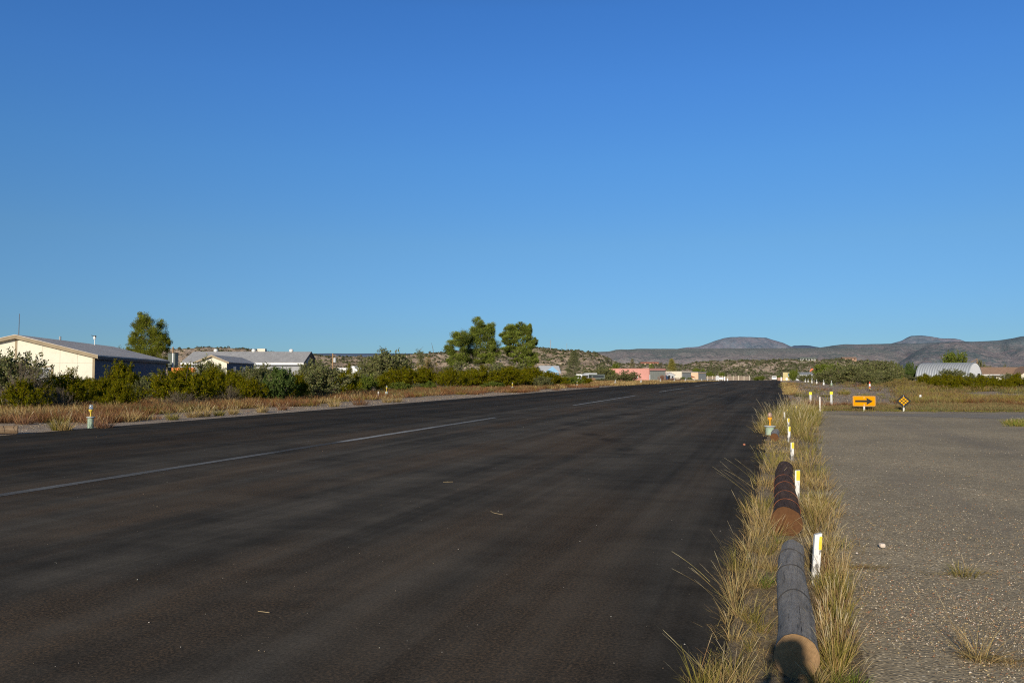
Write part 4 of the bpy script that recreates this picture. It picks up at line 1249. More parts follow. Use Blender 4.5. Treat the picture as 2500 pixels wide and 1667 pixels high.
# grey posts with yellow caps
for px, yt, yb, lab in ((1979, 957, 987, 'grey post with a yellow square cap, the left of two beyond the grass'), (2030, 956, 992, 'grey post with a yellow square cap, the right and taller of two')):
    p = G(px, yb); s = mpp(depth(p)); h = (yb - yt) * s
    t = thing('capped_post', lab, 'post', p, RZ(20), 'grey posts with yellow caps')
    MB().box(-2.3 * s, 2.3 * s, -.02, .02, -.1, h - 6.5 * s).build('post', M['galv'], t)
    MB().box(-3.4 * s, 3.4 * s, -.035, .035, h - 6.6 * s, h).build('reflector', M['yellow_cap'], t)
p = G(2002, 1002); s = mpp(depth(p)); t = thing('thin_post', 'plain thin white post between the two yellow capped posts', 'post', p, RZ(20))
MB().box(-1.6 * s, 1.6 * s, -.03, .03, -.1, 33 * s).build('post', M['stake'], t)
MB().box(1.65 * s, 2.6 * s, -.02, .05, -.1, 32 * s).build('backing_strip', M['rust'], t)

# arrow sign
p = G(2110, 1001.5); D = depth(p); s = mpp(D)
t = thing('arrow_sign', 'amber rectangular sign with a black arrow pointing right', 'road sign', p, RZ(17))
zc = (1001.5 - 979) * s; w2 = 25.6 * s; h2 = 12.4 * s
def rrect(w, h, r, n=5):
    pts = []
    for cx, cz, a0 in ((w - r, h - r, 0), (-w + r, h - r, 90), (-w + r, -h + r, 180), (w - r, -h + r, 270)):
        for k in range(n + 1):
            an = R(a0 + 90 * k / n); pts.append((cx + r * math.cos(an), cz + r * math.sin(an)))
    return pts
MB().prism([(x, z + zc) for x, z in rrect(w2, h2, .05)], -.004, .004).build('panel', M['sign_yellow'], t)
m = MB()
ro = [(x, z + zc) for x, z in rrect(w2 - .012, h2 - .012, .045)]; ri = [(x, z + zc) for x, z in rrect(w2 - .024, h2 - .024, .035)]
n = len(ro); m.add([(x, -.0062, z) for x, z in ro + ri], [(i, (i + 1) % n, (i + 1) % n + n, i + n) for i in range(n)])
m.build('border_line', M['tan_trim'], t)
ar = [(-20.2, -2.4), (5.8, -2.4), (5.2, -8.8), (19.6, 0), (5.2, 8.6), (5.8, 2.6), (-20.2, 2.6)]
MB().prism([(x * s, z * s + zc - .3 * s) for x, z in ar], -.010, -.0045).build('arrow_symbol', M['sign_black'], t)
for z in (8.6, -8.6): MB().tube([(0, -.012, zc + z * s), (0, -.0045, zc + z * s)], .9 * s, 10).build('bolt', M['white'], t)
MB().box(-2 * s, 2 * s, .006, .05, -.15, zc + h2 * .8).build('post', M['stake'], t)

# diamond object marker
p = G(2206.5, 1002.5); D = depth(p); s = mpp(D)
t = thing('diamond_marker_sign', 'black diamond sign with nine round amber reflectors on a short post', 'road sign', p, RZ(20))
zc = (1002.5 - 979) * s; r = 16.9 * s
rr = .035
def dia(r, cut): return [(r - cut, -cut), (r - cut, cut), (cut, r - cut), (-cut, r - cut), (-r + cut, cut), (-r + cut, -cut), (-cut, -r + cut), (cut, -r + cut)]
MB().prism([(x, z + zc) for x, z in dia(r, .02)], -.004, .004).build('panel', M['sign_black'], t)
for i in (-1, 0, 1):
    for j in (-1, 0, 1):
        x = (i - j) * 4.15 * s; z = (i + j) * 3.9 * s + zc
        MB().lathe([(2.35 * s, 0), (2.35 * s, .006), (1.9 * s, .011)], 18).build('reflector', M['reflector'], t)
        o = t.children[-1]
        o = [c for c in t.children if c.name.startswith('reflector')][-1]
for k, o in enumerate([c for c in t.children if c.name.startswith('reflector')]):
    i, j = k // 3 - 1, k % 3 - 1
    o.location = ((i - j) * 4.15 * s, -.0045, (i + j) * 3.9 * s + zc); o.rotation_euler = (math.pi / 2, 0, 0)
for z in (13.2, -13.2): MB().tube([(0, -.01, zc + z * s), (0, -.0045, zc + z * s)], .8 * s, 8).build('bolt', M['white'], t)
MB().box(-1.8 * s, 1.8 * s, .006, .05, -.15, zc + r * .7).build('post', M['stake'], t)

# low approach light units and a white can beside the left edge
for px, py, lab in ((1350, 941, 'left of two low angled light units with white ends beside the runway'), (1394, 941, 'right of two low angled light units with white ends beside the runway')):
    p = G(px, py); s = mpp(depth(p)); t = thing('approach_light_unit', lab, 'light unit', p, RZ(0), 'low angled light units')
    MB().prism([(-8 * s, .12), (5.5 * s, .12), (5.5 * s, .26), (-7 * s, .26)], -.3, .3).build('housing', M['rust'], t)
    MB().box(-8 * s, 6 * s, -.33, .33, .262, .31).build('lid', M['dark_trim'], t)
    MB().prism([(5.6 * s, .08), (8.6 * s, -.02), (8.8 * s, .1), (6.4 * s, .34), (5.6 * s, .34)], -.32, .32).build('hood', M['white_bright'], t)
    for sx in (-7 * s, 4 * s): MB().box(sx - .03, sx + .03, -.05, .05, -.05, .118).build('leg', M['galv'], t)
p = G(1372.5, 940.5); t = thing('white_canister', 'white canister on a stub between the two low angled light units', 'canister', p)
MB().lathe([(.1, 0), (.1, .1), (.19, .12), (.19, .36), (.12, .44), (.03, .46)], 14).build('canister', M['white_bright'], t)
MB().lathe([(.03, .462), (.03, .52)], 8).build('cap', M['galv'], t)
p = G(924, 969); t = thing('white_stub', 'short white stake in red brown brush left of the second edge light', 'stake', p)
MB().box(-.045, .045, -.03, .03, -.1, .36).build('stub', M['stake'], t)
MB().box(-.047, .047, -.032, .032, .362, .385).build('tip', M['can_cap'], t)


# stones and twigs
def stone(p, sx, sy, sz, mat, label, seed, sub=2, blocky=0):
    import bmesh
    bm = bmesh.new(); bmesh.ops.create_icosphere(bm, subdivisions=sub, radius=1)
    for v in bm.verts:
        c = v.co
        if blocky: c = Vector([math.copysign(abs(q) ** .45, q) for q in c]); c = c * (.82)
        f = 1 + .18 * mnoise.noise(c * 1.4 + Vector((seed, 0, 0)))
        v.co = Vector((c.x * sx * f, c.y * sy * f, c.z * sz * f))
    me = bpy.data.meshes.new('stone'); bm.to_mesh(me); bm.free()
    o = link('stone', me, M[mat], None, sub > 1 and not blocky); o.location = p + Vector((0, 0, sz * .75)); o.rotation_euler = (.1, .05, seed)
    return tag(o, label, 'stone')
stone(G(2154, 1335), .034, .028, .024, 'pebble_white', 'pale blocky stone lying alone on the gravel road', .35, 2, 1)
stone(G(1817, 1087), .036, .03, .028, 'pebble_red', 'small reddish stone on the runway left of the grass', 2.2)
stone(G(2092, 1351), .014, .012, .008, 'pebble_white', 'small flat pale stone on the gravel road near the grass edge', 4.2)


def twig(pts, r, label):
    p0 = G(*pts[0]); m = MB()
    m.tube([G(*q) - p0 + Vector((0, 0, .008 + .004 * (i % 2))) for i, q in enumerate(pts)], r, 5)
    o = m.build('twig', M['twig'], None); o.location = p0
    tag(o, label, 'twig')
twig([(630, 1494), (640, 1496.5), (658, 1497.5)], .0022, 'dry straw twig lying on the runway, nearest the camera')
twig([(1082, 1177.5), (1106, 1177.5)], .003, 'dry straw twig lying flat in the middle of the runway')
twig([(1198, 1249), (1206, 1254), (1228, 1257.5)], .0026, 'crooked dry twig on the runway right of the flat straw one')
twig([(236, 1067), (260, 1060), (280, 1058)], .005, 'thin curved twig on the runway in front of the nearest left light')

# ------------------------------------------------------------------ the photographer (casts the shadow on the log)
def skin_body(name, joints, edges, radii, root, mat, parent, sub=2):
    me = bpy.data.meshes.new(name); me.from_pydata(joints, edges, [])
    o = link(name, me, None, parent)
    md = o.modifiers.new('skin', 'SKIN'); md.use_smooth_shade = True
    if not me.skin_vertices: me.skin_vertices.new()
    for i, sv in enumerate(me.skin_vertices[0].data):
        r = radii[i]; sv.radius = (r, r) if not hasattr(r, '__len__') else r; sv.use_root = (i == root)
    ms = o.modifiers.new('subdivision', 'SUBSURF'); ms.levels = sub; ms.render_levels = sub
    me.materials.append(mat)
    return o


M['skin'] = paint('skin', (.42, .26, .19), .05, 6, .55)
M['shirt'] = paint('shirt_cotton', (.10, .14, .22), .08, 5, .9)
M['trousers'] = paint('trouser_denim', (.07, .085, .12), .1, 6, .9)
M['hair'] = paint('brown_hair', (.06, .04, .025), .15, 20, .7)
M['shoe'] = paint('shoe_leather', (.05, .035, .025), .1, 8, .6)
t = thing('person', 'standing person taking the photograph, casting a shadow on the sawn end of the log', 'person', (0, 0, -.008), TH)
# local: x right, y forward (viewing direction); lens of the held camera sits just behind the origin
J = {'pel': (0, -.25, .96), 'bel': (0, -.25, 1.12), 'che': (0, -.25, 1.30), 'nk0': (0, -.245, 1.46), 'nk1': (0, -.225, 1.54), 'hd0': (0, -.205, 1.615), 'hd1': (0, -.205, 1.68), 'hd2': (0, -.21, 1.735),
     'shl': (-.17, -.25, 1.41), 'shr': (.17, -.25, 1.41), 'ell': (-.235, -.06, 1.20), 'elr': (.265, -.10, 1.24), 'wrl': (-.085, -.055, 1.47), 'wrr': (.125, -.085, 1.545), 'hal': (-.05, -.06, 1.535), 'har': (.095, -.08, 1.60),
     'hpl': (-.095, -.25, .92), 'hpr': (.095, -.25, .92), 'knl': (-.115, -.235, .50), 'knr': (.115, -.235, .50), 'anl': (-.125, -.26, .085), 'anr': (.125, -.26, .085), 'tol': (-.145, -.10, .035), 'tor': (.145, -.10, .035)}
names = list(J); ix = {k: i for i, k in enumerate(names)}
E = [('pel', 'bel'), ('bel', 'che'), ('che', 'nk0'), ('nk0', 'nk1'), ('nk1', 'hd0'), ('hd0', 'hd1'), ('hd1', 'hd2'), ('che', 'shl'), ('che', 'shr'), ('shl', 'ell'), ('shr', 'elr'), ('ell', 'wrl'), ('elr', 'wrr'), ('wrl', 'hal'), ('wrr', 'har'),
     ('pel', 'hpl'), ('pel', 'hpr'), ('hpl', 'knl'), ('hpr', 'knr'), ('knl', 'anl'), ('knr', 'anr'), ('anl', 'tol'), ('anr', 'tor')]
RAD = {'pel': (.15, .11), 'bel': (.14, .10), 'che': (.16, .115), 'nk0': .065, 'nk1': .056, 'hd0': (.07, .082), 'hd1': (.082, .098), 'hd2': (.066, .08), 'shl': .068, 'shr': .068, 'ell': .044, 'elr': .044, 'wrl': .029, 'wrr': .029, 'hal': (.034, .02), 'har': (.034, .02),
       'hpl': .095, 'hpr': .095, 'knl': .06, 'knr': .06, 'anl': .04, 'anr': .04, 'tol': .03, 'tor': .03}
skin_body('body', [J[k] for k in names], [(ix[a], ix[b]) for a, b in E], [RAD[k] for k in names], 0, M['skin'], t)
tn = ['pel', 'bel', 'che', 'nk0', 'shl', 'shr', 'ell', 'elr']; ti = {k: i for i, k in enumerate(tn)}
skin_body('shirt', [J[k] for k in tn], [(ti[a], ti[b]) for a, b in E if a in ti and b in ti], [tuple(q + .014 for q in (RAD[k] if hasattr(RAD[k], '__len__') else (RAD[k],) * 2)) for k in tn], 0, M['shirt'], t)
tn = ['pel', 'hpl', 'hpr', 'knl', 'knr', 'anl', 'anr']; ti = {k: i for i, k in enumerate(tn)}
skin_body('trousers', [J[k] for k in tn], [(ti[a], ti[b]) for a, b in E if a in ti and b in ti], [tuple(q + .016 for q in (RAD[k] if hasattr(RAD[k], '__len__') else (RAD[k],) * 2)) for k in tn], 0, M['trousers'], t)
for sx in (-1, 1):
    skin_body('shoe', [(sx * .125, -.29, .05), (sx * .13, -.2, .055), (sx * .148, -.08, .04)], [(0, 1), (1, 2)], [(.05, .05), (.055, .055), (.04, .035)], 0, M['shoe'], t, 2)
skin_body('hair', [(0, -.235, 1.66), (0, -.225, 1.73), (0, -.20, 1.765)], [(0, 1), (1, 2)], [(.082, .085), (.085, .095), (.05, .06)], 0, M['hair'], t)
for sx in (-1, 1):
    skin_body('ear', [(sx * .082, -.2, 1.64), (sx * .088, -.205, 1.675)], [(0, 1)], [(.012, .018), (.012, .02)], 0, M['skin'], t, 1)
skin_body('nose', [(0, -.118, 1.665), (0, -.10, 1.63)], [(0, 1)], [.012, .016], 0, M['skin'], t, 1)
# fingers: right hand wraps the grip, left hand supports the lens from below
for k, L in enumerate((.07, .078, .072, .058)):
    z = 1.632 - k * .02
    skin_body('finger', [(.098, -.075, z), (.092, -.045, z), (.072, -.032, z - .003), (.072 - L * .3, -.034, z - .004)], [(0, 1), (1, 2), (2, 3)], [.0095, .009, .0085, .0075], 0, M['skin'], t, 1)
    x = -.075 + k * .02
    skin_body('finger', [(x, -.058, 1.555), (x + .002, -.04, 1.578), (x + .004, -.032, 1.598 + L * .1)], [(0, 1), (1, 2)], [.0095, .009, .0078], 0, M['skin'], t, 1)
skin_body('thumb', [(.095, -.095, 1.60), (.08, -.118, 1.62), (.058, -.122, 1.632)], [(0, 1), (1, 2)], [.0115, .011, .009], 0, M['skin'], t, 1)
skin_body('thumb', [(-.055, -.075, 1.545), (-.085, -.06, 1.58), (-.08, -.045, 1.61)], [(0, 1), (1, 2)], [.0115, .011, .009], 0, M['skin'], t, 1)
t = thing('handheld_camera', 'black handheld camera raised to the face of the standing person', 'camera', (0, 0, EYE - .01), TH)
MB().box(-.068, .068, -.115, -.066, -.045, .045).build('camera_body', M['sign_black'], t)
MB().prism([(-.026, .0452), (.026, .0452), (.018, .068), (-.018, .068)], -.112, -.07).build('viewfinder_hump', M['sign_black'], t)
MB().tube([(0, -.065, 0), (0, -.03, 0)], .033, 20).build('lens_barrel', M['sign_black'], t)

# ------------------------------------------------------------------ vegetation
def rhombs(c, axis, side, ln, wd):
    """leaf quads: centre, long axis, side axis"""
    return np.stack([c - axis * ln, c + side * wd, c + axis * ln, c - side * wd], axis=1)


def unit(a): return a / (np.linalg.norm(a, axis=-1, keepdims=True) + 1e-9)


def leaf_mesh(name, C, A, ln, wd, cols, r):
    S = unit(np.cross(A, r.normal(size=A.shape)))
    q = rhombs(C, A, S, ln[:, None], wd[:, None]).reshape(-1, 3)
    return np_mesh(name, q, np.arange(len(q), dtype=np.int32).reshape(-1, 4), np.repeat(cols, 4, axis=0))


def tint(base_, n, r, var=.3, hue=.12):
    b = np.array(base_)[r.integers(0, len(base_), n)]
    return b * (1 + var * r.normal(size=(n, 1)).clip(-1.8, 1.8) * .6) * (1 + hue * r.normal(size=(n, 3)) * .5)


def bush_proto(kind, seed, greens, H_=2.0, W_=1.5, stems=42, per=150, leaf=(.055, .02), upright=.7, low=.12, twiggy=.5, droop=0.0, density_out=.55, shape='fan', wood='bark'):
    """returns (foliage mesh, stems mesh): a multi-stemmed desert shrub"""
    r = np.random.default_rng(seed)
    tw = MB(); C = []; A = []; cols = []; ln = []; wd = []
    lobes = r.random(8) * .5 + .72
    for s_ in range(stems):
        az = 2 * math.pi * (s_ + r.random()) / stems * 1.0 + r.random() * .3
        lean = (r.random() ** .7)
        lob = np.interp((az % (2 * math.pi)) / (2 * math.pi) * 8, range(9), list(lobes) + [lobes[0]])
        if shape == 'fan':
            tipr = W_ * lean * lob; tipz = H_ * (1 - .62 * lean ** 2.2) * (.78 + .3 * r.random())
        else:
            tipr = W_ * (lean ** .75) * lob; tipz = H_ * (low + (1 - low) * math.sqrt(max(0, 1 - (lean * .96) ** 2)) * (.75 + .3 * r.random())) if r.random() < .72 else H_ * (.15 + .5 * r.random())
        tip = np.array([math.cos(az) * tipr, math.sin(az) * tipr, tipz]); b0 = np.array([math.cos(az), math.sin(az), 0]) * .1 * r.random()
        mid = b0 * .4 + tip * .5 + np.array([0, 0, .12 * H_ * (1 - lean)]) + r.normal(size=3) * .06
        ts = np.linspace(0, 1, 6)[:, None]
        P = (1 - ts) ** 2 * b0 + 2 * ts * (1 - ts) * mid + ts ** 2 * tip
        tw.tube([tuple(p) for p in P], [.016, .013, .011, .008, .005, .003], 4, False)
        # side twigs
        for k in range(int(4 * twiggy + 1)):
            u = .3 + .65 * r.random(); p = (1 - u) ** 2 * b0 + 2 * u * (1 - u) * mid + u * u * tip
            d = unit(tip - mid + r.normal(size=3) * .55 + np.array([0, 0, .2])); L = .28 * r.random() + .14
            tw.tube([tuple(p), tuple(p + d * L * .5), tuple(p + d * L)], [.006, .004, .002], 3, False)
        n = int(per * (.6 + .8 * r.random()))
        # leaf sprays: little clumps along the stem
        nc = max(3, n // 14)
        u = low + (1 - low) * r.random(nc) ** density_out
        cp = (1 - u[:, None]) ** 2 * b0 + 2 * (u * (1 - u))[:, None] * mid + (u ** 2)[:, None] * tip
        cp = cp + r.normal(size=(nc, 3)) * np.array([.11, .11, .09]) * (H_ / 2)
        dirs = unit(unit(tip - mid)[None] * .6 + r.normal(size=(nc, 3)) * .5 + np.array([0, 0, upright]))
        bright = .72 + .55 * r.random(nc)
        for q in range(nc):
            m = 14
            t_ = r.random(m)
            c = cp[q] + dirs[q] * (t_[:, None] - .2) * .22 + r.normal(size=(m, 3)) * .035
            a = unit(dirs[q] * .8 + r.normal(size=(m, 3)) * .75 + np.array([0, 0, upright * .4 - droop]))
            C.append(c); A.append(a); cc = tint(greens, m, r) * bright[q]; cols.append(cc)
            ln.append(leaf[0] * (.6 + .8 * r.random(m))); wd.append(leaf[1] * (.6 + .8 * r.random(m)))
    C = np.concatenate(C); A = np.concatenate(A); cols = np.concatenate(cols).clip(.004, 1)
    keep = C[:, 2] > .03; 
    fm = leaf_mesh(kind + '_leaves', C[keep], A[keep], np.concatenate(ln)[keep], np.concatenate(wd)[keep], cols[keep], r)
    so = tw.build('stem_tmp', M[wood]); sm = so.data; bpy.data.objects.remove(so)
    return fm, sm


CREO = [(.150, .142, .005), (.115, .118, .005), (.195, .172, .007), (.085, .092, .005), (.165, .128, .006)]
MESQ = [(.18, .185, .07), (.15, .16, .058), (.22, .21, .095), (.11, .12, .042)]
JUNI = [(.085, .125, .03), (.065, .10, .025), (.11, .15, .04)]
GREEN = [(.13, .17, .025), (.15, .185, .03), (.10, .14, .02), (.18, .19, .04)]
GREYB = [(.15, .115, .065), (.18, .135, .08), (.12, .10, .055)]
PROT = {
    'creo': [bush_proto('creosote', 100 + i, CREO, stems=44, per=420, upright=1.15, leaf=(.06, .016)) for i in range(5)],
    'mesq': [bush_proto('mesquite', 200 + i, MESQ, stems=46, per=270, upright=.1, leaf=(.052, .026), shape='round', twiggy=1.0, low=.22) for i in range(4)],
    'juni': [bush_proto('juniper', 300 + i, JUNI, stems=50, per=330, upright=.6, leaf=(.055, .028), shape='round', low=.1) for i in range(2)],
    'green': [bush_proto('green_shrub', 400 + i, GREEN, stems=52, per=300, upright=.8, leaf=(.058, .026), shape='round', low=.05) for i in range(3)],
    'bare': [bush_proto('bare_shrub', 500 + i, GREYB, stems=60, per=22, upright=.6, leaf=(.03, .012), twiggy=2.2) for i in range(2)],
    'yellow': [bush_proto('yellow_brush', 600 + i, [(.32, .24, .05), (.28, .20, .06), (.22, .20, .05), (.36, .24, .10)], stems=60, per=110, upright=1.2, leaf=(.055, .012)) for i in range(2)],
    'rust': [bush_proto('rust_brush', 700 + i, [(.36, .13, .07), (.30, .12, .06), (.40, .18, .10), (.26, .14, .07)], H_=2.0, stems=50, per=130, upright=.9, leaf=(.055, .014), low=.05) for i in range(2)],
}
KINDNAME = {'creo': ('creosote_bush', 'bush'), 'mesq': ('mesquite_shrub', 'shrub'), 'juni': ('juniper_shrub', 'shrub'), 'green': ('green_shrub', 'shrub'), 'bare': ('bare_shrub', 'shrub'), 'yellow': ('yellow_brush', 'brush plant'), 'rust': ('rust_red_plant', 'brush plant')}
_cnt = {}


def bush(kind, px, D, ytop, hwpx, label, group=None, rz=None, sink=0.0, ybot=None):
    """one shrub: D = depth, ytop = pixel height of its top, hwpx = half width in photo pixels"""
    p = base(px, D) if ybot is None else G(px, ybot)
    D = depth(p); s = mpp(D)
    h = V(px, ytop, D).z - p.z; w_ = hwpx * s
    i = _cnt.get(kind, 0); _cnt[kind] = i + 1
    fm, sm = PROT[kind][i % len(PROT[kind])]
    nm, cat = KINDNAME[kind]
    t = thing(nm, label, cat, (p.x, p.y, p.z - .02), rz if rz is not None else (i * 2.39996) % 6.283, group)
    kx = w_ / 1.46; kz = h / (2.02 if px > 1560 else 2.12)
    t.scale = (kx, kx, kz)
    link('foliage', fm, M['leaf'], t); link('stems', sm, M['bark'] if kind != 'bare' else M['bark_pale'], t)
    return t


# --- the bushes along the left side, front row first
B = bush
B('mesq', 28, 36, 848, 88, 'tall grey green thorny shrub in front of the cream gable at the left edge', rz=.4)
B('bare', 62, 33.8, 868, 62, 'leafless grey twigs standing out of the leftmost thorny shrub')
B('creo', 60, 33, 930, 60, 'low dark green bush at the foot of the leftmost thorny shrub')
B('creo', 168, 37.5, 904, 62, 'rounded olive bush directly below the gable window of the cream building')
B('creo', 112, 36.0, 938, 36, 'small dark bush between the leftmost shrub and the one below the window')
B('bare', 150, 34.5, 940, 42, 'low bare grey shrub at the foot of the bush below the window')
B('creo', 298, 36.5, 930, 46, 'bright olive bush nearest the runway, behind and right of the nearest edge light', rz=1.0)
B('creo', 243, 42, 921, 46, 'olive bush in front of the corner of the cream building')
B('creo', 300, 48, 887, 62, 'tall olive bush in front of the slate blue wall')
B('mesq', 342, 44, 921, 36, 'pale grey green willowy shrub between two olive bushes below the blue wall')
B('creo', 442, 41, 893, 84, 'broad olive bush with bare grey stems spreading at its base')
B('bare', 440, 38.0, 950, 70, 'spreading bare grey stems at the foot of the broad olive bush')
B('rust', 490, 42, 925, 20, 'reddish plant glowing between two olive bushes, right of the bare grey stems')
B('creo', 520, 46, 898, 46, 'olive bush below the small cream cabin')
B('mesq', 508, 60, 869, 46, 'grey green shrub hiding the left half of the small cream cabin')
B('bare', 562, 42, 938, 36, 'bare grey shrub between the olive bushes below the cream cabin')
B('mesq', 528, 66, 884, 28, 'thin shrub standing right before the gable of the cream cabin')
B('creo', 556, 52, 905, 40, 'olive bush just right of the cream cabin corner')
B('creo', 612, 44, 922, 46, 'rounded olive bush left of the dark juniper')
B('mesq', 622, 56, 888, 46, 'grey green shrub in front of the left half of the long grey roof')
B('juni', 683, 45, 892, 42, 'dark green juniper with deep shadow gaps in front of the long grey roof')
B('creo', 728, 48, 915, 36, 'rounded olive bush right of the dark juniper')
B('mesq', 655, 62, 886, 40, 'pale shrub behind and left of the dark juniper')
B('mesq', 782, 52, 884, 72, 'broad grey green shrub right of the juniper with a shaded foot')
B('mesq', 765, 70, 873, 40, 'feathery grey green shrub at the blue gable of the long house')
B('creo', 848, 60, 893, 36, 'upright olive bush left of the white caravan')
B('green', 893, 66, 912, 32, 'dark green shrub in front of the white caravan')
B('mesq', 838, 66, 905, 40, 'grey green shrub low behind the broad one, left of the caravan')
B('creo', 930, 72, 918, 26, 'rounded bright olive shrub just behind the second edge light')
B('green', 976, 70, 932, 32, 'low clipped bright green shrub right of the second edge light')
B('green', 1048, 77, 930, 21, 'small round bright green shrub standing alone in the brown brush')
B('mesq', 1018, 80, 934, 20, 'small pale shrub left of the small round bright green one')
B('creo', 985, 88, 896, 66, 'broad dark olive bush behind the low clipped green shrub')
B('creo', 1100, 86, 899, 44, 'bright olive bush below the left pine')
B('creo', 1040, 92, 898, 44, 'olive bush behind the small round green shrub')
B('creo', 1172, 90, 894, 50, 'tall olive bush below the tallest pine with a shaded left foot')
B('creo', 1242, 90, 897, 58, 'broad olive bush below the gap between the pines')
B('creo', 1300, 94, 893, 46, 'tall olive bush below the right pine')
B('creo', 1342, 98, 906, 44, 'olive bush in front of the blue gabled house')
B('green', 1205, 84, 930, 34, 'low bright green shrub under the pines beside the third edge light')
B('green', 1382, 103, 919, 28, 'bright green bush at the right foot of the blue gabled house')
B('creo', 1428, 112, 918, 22, 'low olive bush before the parked campers at the end of the row')
B('green', 1407, 106, 916, 20, 'last bright green bush in the row, behind the fourth edge light')
B('mesq', 1325, 92, 915, 28, 'dark shrub with grey twigs below the blue gabled house')
B('mesq', 950, 92, 847, 62, 'tall grey green tree like shrub right of the white caravan', rz=2.0)
B('mesq', 905, 95, 868, 36, 'left shoulder of feathery grey growth beside the tall grey green shrub')
B('bare', 1075, 100, 881, 34, 'pale leafless thicket left of the pines')
B('yellow', 1045, 112, 872, 36, 'yellowish thicket behind the pale leafless one, left of the pines')
B('mesq', 1125, 100, 884, 50, 'grey green shrub at the foot of the left pine')
B('mesq', 1210, 104, 882, 50, 'grey green shrub between the feet of the two pines')
B('mesq', 1268, 110, 884, 40, 'grey green shrub at the foot of the right pine')
B('mesq', 286, 96, 843, 30, 'top of a feathery tree showing over the roof left of the big pine')
for k, (px, D, yt, hw) in enumerate([(30, 46, 905, 60), (120, 48, 912, 50), (215, 52, 925, 50), (390, 54, 905, 60), (470, 60, 905, 50), (580, 66, 903, 50), (700, 64, 905, 60), (760, 62, 910, 50), (820, 76, 905, 40), (960, 104, 905, 60), (1060, 108, 902, 60), (1150, 102, 900, 60), (1330, 112, 905, 50), (-60, 40, 880, 70), (-140, 42, 890, 80), (340, 50, 912, 50), (395, 45, 925, 44), (575, 50, 915, 50), (650, 50, 920, 44), (190, 44, 918, 50), (745, 56, 912, 46), (870, 70, 908, 40), (1140, 94, 905, 44), (1270, 98, 903, 50)]):
    B('creo' if k % 3 else 'mesq', px, D, yt, hw, 'indistinct dark bush filling the gaps behind the front row of bushes', 'bushes behind the front row on the left')

# --- middle distance, left of the runway end
B('mesq', 1530, 150, 903, 34, 'dark grey green bush standing in front of the pink hangar')
B('mesq', 1500, 192, 914, 20, 'lower left shoulder bush in front of the pink hangar')
B('mesq', 1470, 250, 893, 26, 'grey green bush at the left end of the pink hangar')
B('green', 1490, 262, 897, 18, 'green bush tucked behind the left corner of the pink hangar')
B('green', 1502, 330, 886, 14, 'green tree behind the roof of the pink hangar, at its left end')
B('mesq', 1440, 260, 900, 22, 'pale bush behind the dirt mound')
B('rust', 1432, 170, 921, 18, 'red brown brush in front of the dirt mound')
B('mesq', 1470, 165, 924, 22, 'dull green brush right of the dirt mound')
B('rust', 1648, 200, 922, 26, 'red brown brush in front of the grey cottage')
B('rust', 1616, 230, 914, 10, 'tall brown weed at the right foot of the pink hangar')
B('green', 1667, 380, 920, 8, 'left of two small clipped green bushes before the cream hangar')
B('green', 1684, 380, 921, 9, 'right of two small clipped green bushes before the cream hangar')
for px, D, yt, hw, lab in ((1700, 540, 899, 12, 'green tree behind the peach hangar, left'), (1717, 545, 902, 14, 'green tree behind the peach hangar, right'), (1735, 540, 908, 12, 'green tree beside the peach hangar'), (1762, 520, 910, 11, 'green tree above the white tank'), (1848, 470, 919, 10, 'yellow green bush at the far end left of the van'), (1858, 465, 917, 10, 'round green bush at the far end just left of the van'), (1902, 470, 917, 9, 'green bush at the far end right of the van'), (1590, 420, 890, 9, 'dark tree on the rise below the terracotta house')):
    B('green', px, D, yt, hw, lab)

# --- right side
B('green', 1937, 330, 902, 15, 'round dark tree beside the yellow shed at the runway end')
B('mesq', 1958, 260, 915, 14, 'small green bush in front of the steel shed')
B('mesq', 1972, 240, 913, 16, 'green bush below the windsock')
RM = [('green', 2010, 150, 889, 30, 'bright topped green tree at the left end of the dark mesquite clump'),
      ('mesq', 2005, 128, 908, 26, 'leftmost low mesquite in front of the bright topped green tree'),
      ('mesq', 2050, 126, 891, 40, 'mesquite right of the bright topped tree in the clump'), ('mesq', 2028, 118, 920, 20, 'dark low mesquite behind the tallest small light'),
      ('mesq', 2095, 124, 888, 46, 'broad mesquite in the middle of the clump'), ('mesq', 2140, 130, 879, 48, 'tallest broad mesquite in the clump right of centre'),
      ('mesq', 2172, 142, 884, 34, 'pale mesquite at the right end of the clump'), ('green', 2190, 150, 891, 17, 'bright green shrub at the right end of the mesquite clump'),
      ('mesq', 2120, 112, 906, 36, 'dark mesquite before the tallest one, behind the banded marker'), ('mesq', 2160, 118, 903, 38, 'lower mesquite right of the banded marker'),
      ('green', 2040, 165, 887, 34, 'green tree behind the middle of the mesquite clump'), ('mesq', 2080, 150, 886, 40, 'feathery mesquite behind the middle of the clump')]
for a_ in RM: B(*a_)
for k, (px, D, yt, hw) in enumerate([(2185, 92, 925, 22), (2205, 88, 922, 24), (2228, 84, 928, 22), (2250, 82, 932, 20), (2275, 80, 938, 18), (2168, 96, 932, 18)]):
    B('yellow', px, D, yt, hw, ['tall yellow brown brush behind and left of the diamond sign', 'tallest yellow brown brush above the diamond sign', 'yellow brown brush just right of the diamond sign', 'yellow brown brush right of the tiny capped marker', 'rightmost low yellow brown brush before the dark bushes', 'leftmost low yellow brown brush beside the mesquite clump'][k])
CR = [(2258, 86, 915, 24), (2285, 84, 917, 24), (2312, 82, 914, 26), (2340, 80, 919, 26), (2368, 79, 922, 26), (2396, 80, 918, 26), (2424, 82, 921, 26), (2452, 78, 925, 26), (2480, 80, 914, 28), (2512, 78, 919, 30), (2330, 73, 940, 22), (2300, 75, 944, 16), (2385, 74, 941, 20), (2430, 75, 944, 18), (2560, 76, 924, 34)]
